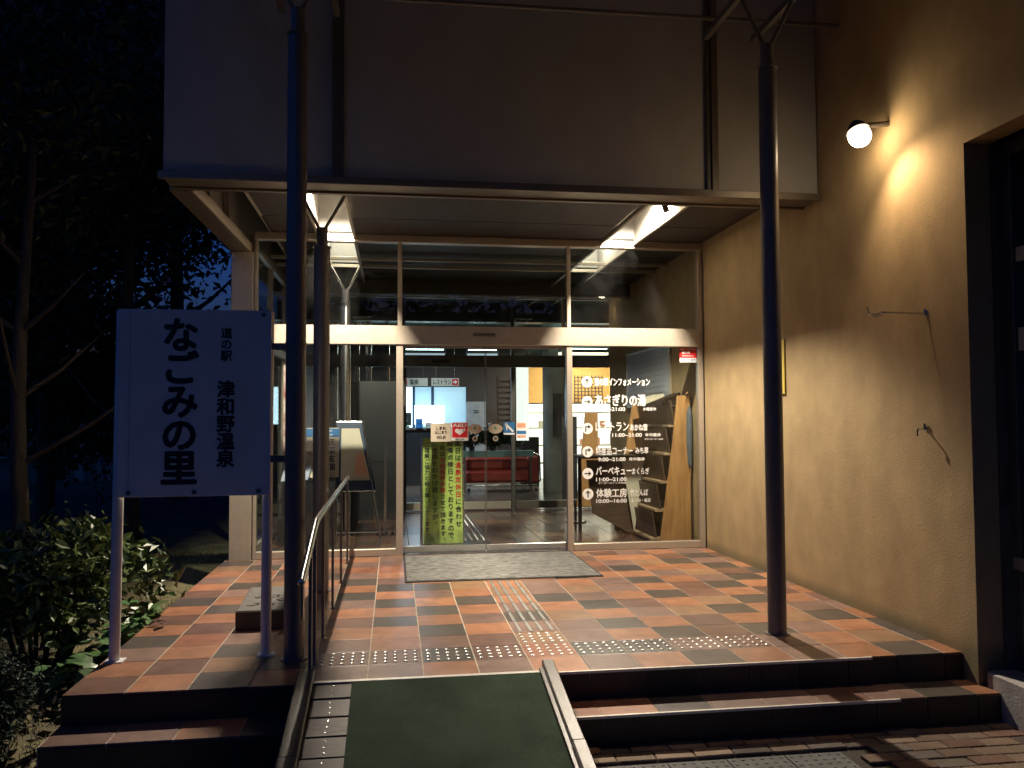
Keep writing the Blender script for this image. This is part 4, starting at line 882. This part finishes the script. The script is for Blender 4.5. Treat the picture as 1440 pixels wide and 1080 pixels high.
# lobby lamps
for i, (x, y, wd, m_, lab) in enumerate(((.55, 15, .72, 'tube', 'long fluorescent ceiling lamp above the reception'), (1.6, 15, .55, 'tube', 'short fluorescent ceiling lamp right of the longer one'), (3.4, 14.6, .9, 'tubewarm', 'warm glowing ceiling lamp over the shop side'), (.5, 19.4, 1.2, 'tube', 'ceiling lamp of the room behind the partition'))):
    t = thing('ceiling_lamp', lab, 'lamp', (x, y, 2.55 if i < 3 else 2.8), 'ceiling lamps of the lobby')
    z = 2.53 if i < 3 else 2.8
    B(x-wd/2, x+wd/2, y, y+.12, z, z+.04).build('diffuser', M[m_], t); B(x-wd/2-.02, x+wd/2+.02, y-.02, y+.14, z+.04, z+.10).build('housing', M['farwhite'], t); B(x-wd/2+.02, x+wd/2-.02, y+.02, y+.10, z+.102, z+.115).build('added_uplight', M['upglow'], t)  # top glow box added to each lamp to brighten the ceiling
    for dx in (-.2, .2): MB().tube([(x+dx, y+.06, z+.1), (x+dx, y+.06, 3.26)], .006, 6).build('rod', M['steel'], t)
for (x, y, z, e, c, sz) in ((.9, 17.2, 2.9, 12, (.65, .82, 1), .5), (4.2, 17.6, 3.0, 190, (1, .88, .70), 1.2), (.25, 15.9, 2.5, 60, (.55, .75, 1), .5)):  # last one added to give the lobby floor its bluish light
    t = thing('ceiling_downlight', {.9: 'square ceiling light over the reception counter', 4.2: 'warm square ceiling light over the shop display', .25: 'added square ceiling light turning the lobby floor at left bluish'}[x], 'lamp', (x, y, z))
    ld = bpy.data.lights.new('area_light', 'AREA'); ld.energy = e; ld.color = c; ld.size = sz; lo = bpy.data.objects.new('area_light', ld); link(lo, t)
    MB().tube([(x, y, z+.03), (x, y, 3.26)], .01, 6).build('rod', M['steel'], t)
    B(x-sz/2, x+sz/2, y-sz/2, y+sz/2, z+.005, z+.03).build('panel', M['tube' if x < 2 else 'tubewarm'], t)

# ================================================================== GARDEN AND NIGHT BACKGROUND
def branch_tree(x, y, h, r, label, crown_c, crown_r, N, leaf, clumps, name='tree', lean=0.):
    t = thing(name, label, 'tree', (x, y, -.34))
    pts = [(x+lean*q*h+.05*math.sin(q*5+x), y+.04*math.cos(q*4), -.34+h*q) for q in np.linspace(0, 1, 8)]
    tb_ = MB().tube(pts, [r*(1-.6*q) for q in np.linspace(0, 1, 8)], 12)
    for k in range(9):
        q = .35+.07*k; b0 = Vector(pts[min(7, int(q*7))]); a = k*2.4; L_ = h*.35*(1.2-q)
        e = b0+Vector((math.cos(a)*L_, math.sin(a)*L_*.6, L_*.7)); mid = (b0+e)/2+Vector((0, 0, -.05*L_))
        tb_.tube([tuple(b0), tuple(mid), tuple(e)], [r*.35, r*.22, r*.08], 7)
    tb_.build('trunk', M['bark'], t, smooth=True)
    leafmesh(N, crown_c, crown_r, leaf, 'crown', M['leafdark'], t, None, clumps=clumps)
    return t
branch_tree(-3.55, 8.6, 4.5, .09, 'slim bare trunked tree at the left edge of the photo', (-4.1, 8.8, 4.7), (1.6, 1.6, 1.7), 9000, .11, 60)
branch_tree(-3.4, 11.5, 5.5, .12, 'dark leafy tree behind the white sign', (-3.6, 11.8, 5.9), (2.1, 2.0, 2.6), 16000, .14, 90, lean=-.02)
branch_tree(-5.3, 13.5, 6.5, .14, 'broad dark tree left of the sign beyond the lawn', (-5.6, 13.5, 5.4), (2.6, 2.2, 3.6), 18000, .16, 100)
branch_tree(-8.6, 17.0, 8.5, .2, 'tall dark tree at the far left of the garden', (-9.0, 17, 7.0), (3.6, 3, 5.0), 22000, .2, 120)
branch_tree(-4.7, 19.0, 9, .2, 'tall dark tree rising behind the canopy corner', (-4.9, 19, 9.2), (3.0, 3, 4.6), 20000, .2, 110)
branch_tree(-9.8, 26, 10, .25, 'distant dark tree across the road at left', (-10, 26, 8), (5.2, 3, 6.5), 20000, .28, 110)
branch_tree(-4.2, 14.0, 3, .07, 'low bushy dark tree beside the vestibule glazing', (-4.6, 14, 1.9), (1.4, 1.2, 1.4), 7000, .12, 50)
# far hedge mass
hz = MB(); leafmesh(16000, (-20, 42, 2.5), (22, 4, 5), .5, 'distant_hedge', M['leafdark'], None, 'stuff', clumps=120)
leafmesh(9000, (0, -26, 4.5), (34, 3, 6), .7, 'unseen_treeline', M['leafdark'], None, 'stuff', clumps=110)  # added behind the camera to keep low sky out of the glass
struct(B(-40, 40, -31, -30, -.34, 7.5).build('unseen_sky_screen', M['jamb']))  # unseen dark block added behind the camera to shut off sky
# posts, guard rail and lane markers across the road
for i, (x, w_) in enumerate(((-8.83, .22), (-8.30, .12), (-8.05, .10))):
    gp = thing('gate_post', ('thick pale gate post across the road, leftmost of three', 'thin pale post just right of the thick gate post', 'thinnest pale post, rightmost of the three across the road')[i], 'post', (x, 25, -.33)); B(x-w_/2, x+w_/2, 25, 25.15, -.33, 1.25).build('shaft', M['farwhite'], gp, bevel=.01); B(x-w_/2-.02, x+w_/2+.02, 24.98, 25.17, 1.25, 1.30).build('cap', M['farwhite'], gp)
gr = thing('guard_rail', 'low white guard rail along the road in the dark', 'guard rail', (-10, 23.5, -.33))
MB().tube([(-14, 23.5, .42), (-7.2, 23.5, .42)], .03, 8).build('rail', M['farwhite'], gr)
for i in range(6): MB().tube([(-13.6+1.25*i, 23.5, -.33), (-13.6+1.25*i, 23.5, .42)], .035, 8).build('post', M['farwhite'], gr)
# glossy shrub left of the platform
def shrub(x, y, z, r, N, leaf, m, label, stems=8, aspect=.5, clumps=70, name='shrub'):
    t = thing(name, label, 'shrub', (x, y, -.33))
    sm = MB()
    for k in range(stems):
        a = k*2.4; e = Vector((x+math.cos(a)*r[0]*.6, y+math.sin(a)*r[1]*.6, z+r[2]*.3)); b0 = Vector((x+math.cos(a)*.12, y+math.sin(a)*.12, -.33)); sm.tube([tuple(b0), tuple((b0+e)/2+Vector((.03, 0, .06))), tuple(e)], [.016, .012, .006], 7)
    sm.build('stems', M['bark'], t)
    leafmesh(N, (x, y, z), r, leaf, 'foliage', m, t, 'stuff', clumps=clumps, aspect=aspect); return t
shrub(-2.35, 6.05, .30, (.72, .60, .42), 5200, .085, M['leafshrub'], 'glossy broadleaf shrub behind the left sign post', 14, .5, 110)
shrub(-3.15, 5.9, .25, (.75, .6, .46), 4200, .085, M['leafshrub'], 'glossy broadleaf shrub at the left picture edge', 12, .5, 90)
shrub(-2.13, 4.42, -.03, (.34, .42, .33), 26000, .045, M['leafbush'], 'dense feathery dark green bush in the lower left corner', 8, .16, 45, 'conifer_bush')
# big-leaf ground cover along the platform edge: each leaf a piece
gc = thing('groundcover_plant', 'broad leaved ground cover spilling along the left platform edge', 'plant', (-1.85, 6.0, -.32))
big = MB()
lmv = [(0, 0, 0), (.045, .02, .012), (.06, .065, .014), (.035, .11, .0), (0, .135, -.02), (-.035, .11, 0), (-.06, .065, .014), (-.045, .02, .012), (0, .065, -.004)]
lmf = [(8, i, (i+1) % 8) for i in range(8)]
lme = bpy.data.meshes.new('leaf'); lme.from_pydata(lmv, [], lmf); lme.materials.append(M['leafbig'])
for i in range(130):
    o = bpy.data.objects.new('leaf', lme); link(o, gc); y = random.uniform(5.15, 7.1); x = -1.72-abs(random.gauss(0, .16))-.05*(y-5)
    o.location = (x+1.85, y-6.0, random.uniform(.06, .27)); o.rotation_euler = (random.uniform(-.5, .5), random.uniform(-.5, .5), random.uniform(0, 6.28)); s_ = random.uniform(.6, 1.1); o.scale = (s_, s_, s_)
# lawn blades near the platform
NB = 26000; gx = rng.uniform(-5.5, -1.66, NB); gy = rng.uniform(3.6, 11.5, NB); gh = rng.uniform(.015, .045, NB); ga = rng.uniform(0, 6.28, NB)
V = np.zeros((NB, 3, 3)); V[:, 0, 0] = gx-np.cos(ga)*.004; V[:, 0, 1] = gy-np.sin(ga)*.004; V[:, 1, 0] = gx+np.cos(ga)*.004; V[:, 1, 1] = gy+np.sin(ga)*.004
V[:, :2, 2] = -.33; V[:, 2, 0] = gx+rng.normal(0, .012, NB); V[:, 2, 1] = gy+rng.normal(0, .012, NB); V[:, 2, 2] = -.31+gh
me = bpy.data.meshes.new('grass'); me.from_pydata(V.reshape(-1, 3).tolist(), [], [(3*i, 3*i+1, 3*i+2) for i in range(NB)]); me.materials.append(M['grass']); o = bpy.data.objects.new('grass', me); link(o); stuff(o)
# fallen leaves on the soil
leafmesh(900, (-2.3, 5.2, -.30), (.9, 1.4, .02), .06, 'leaf_litter', M['bark'], None, 'stuff', clumps=40)
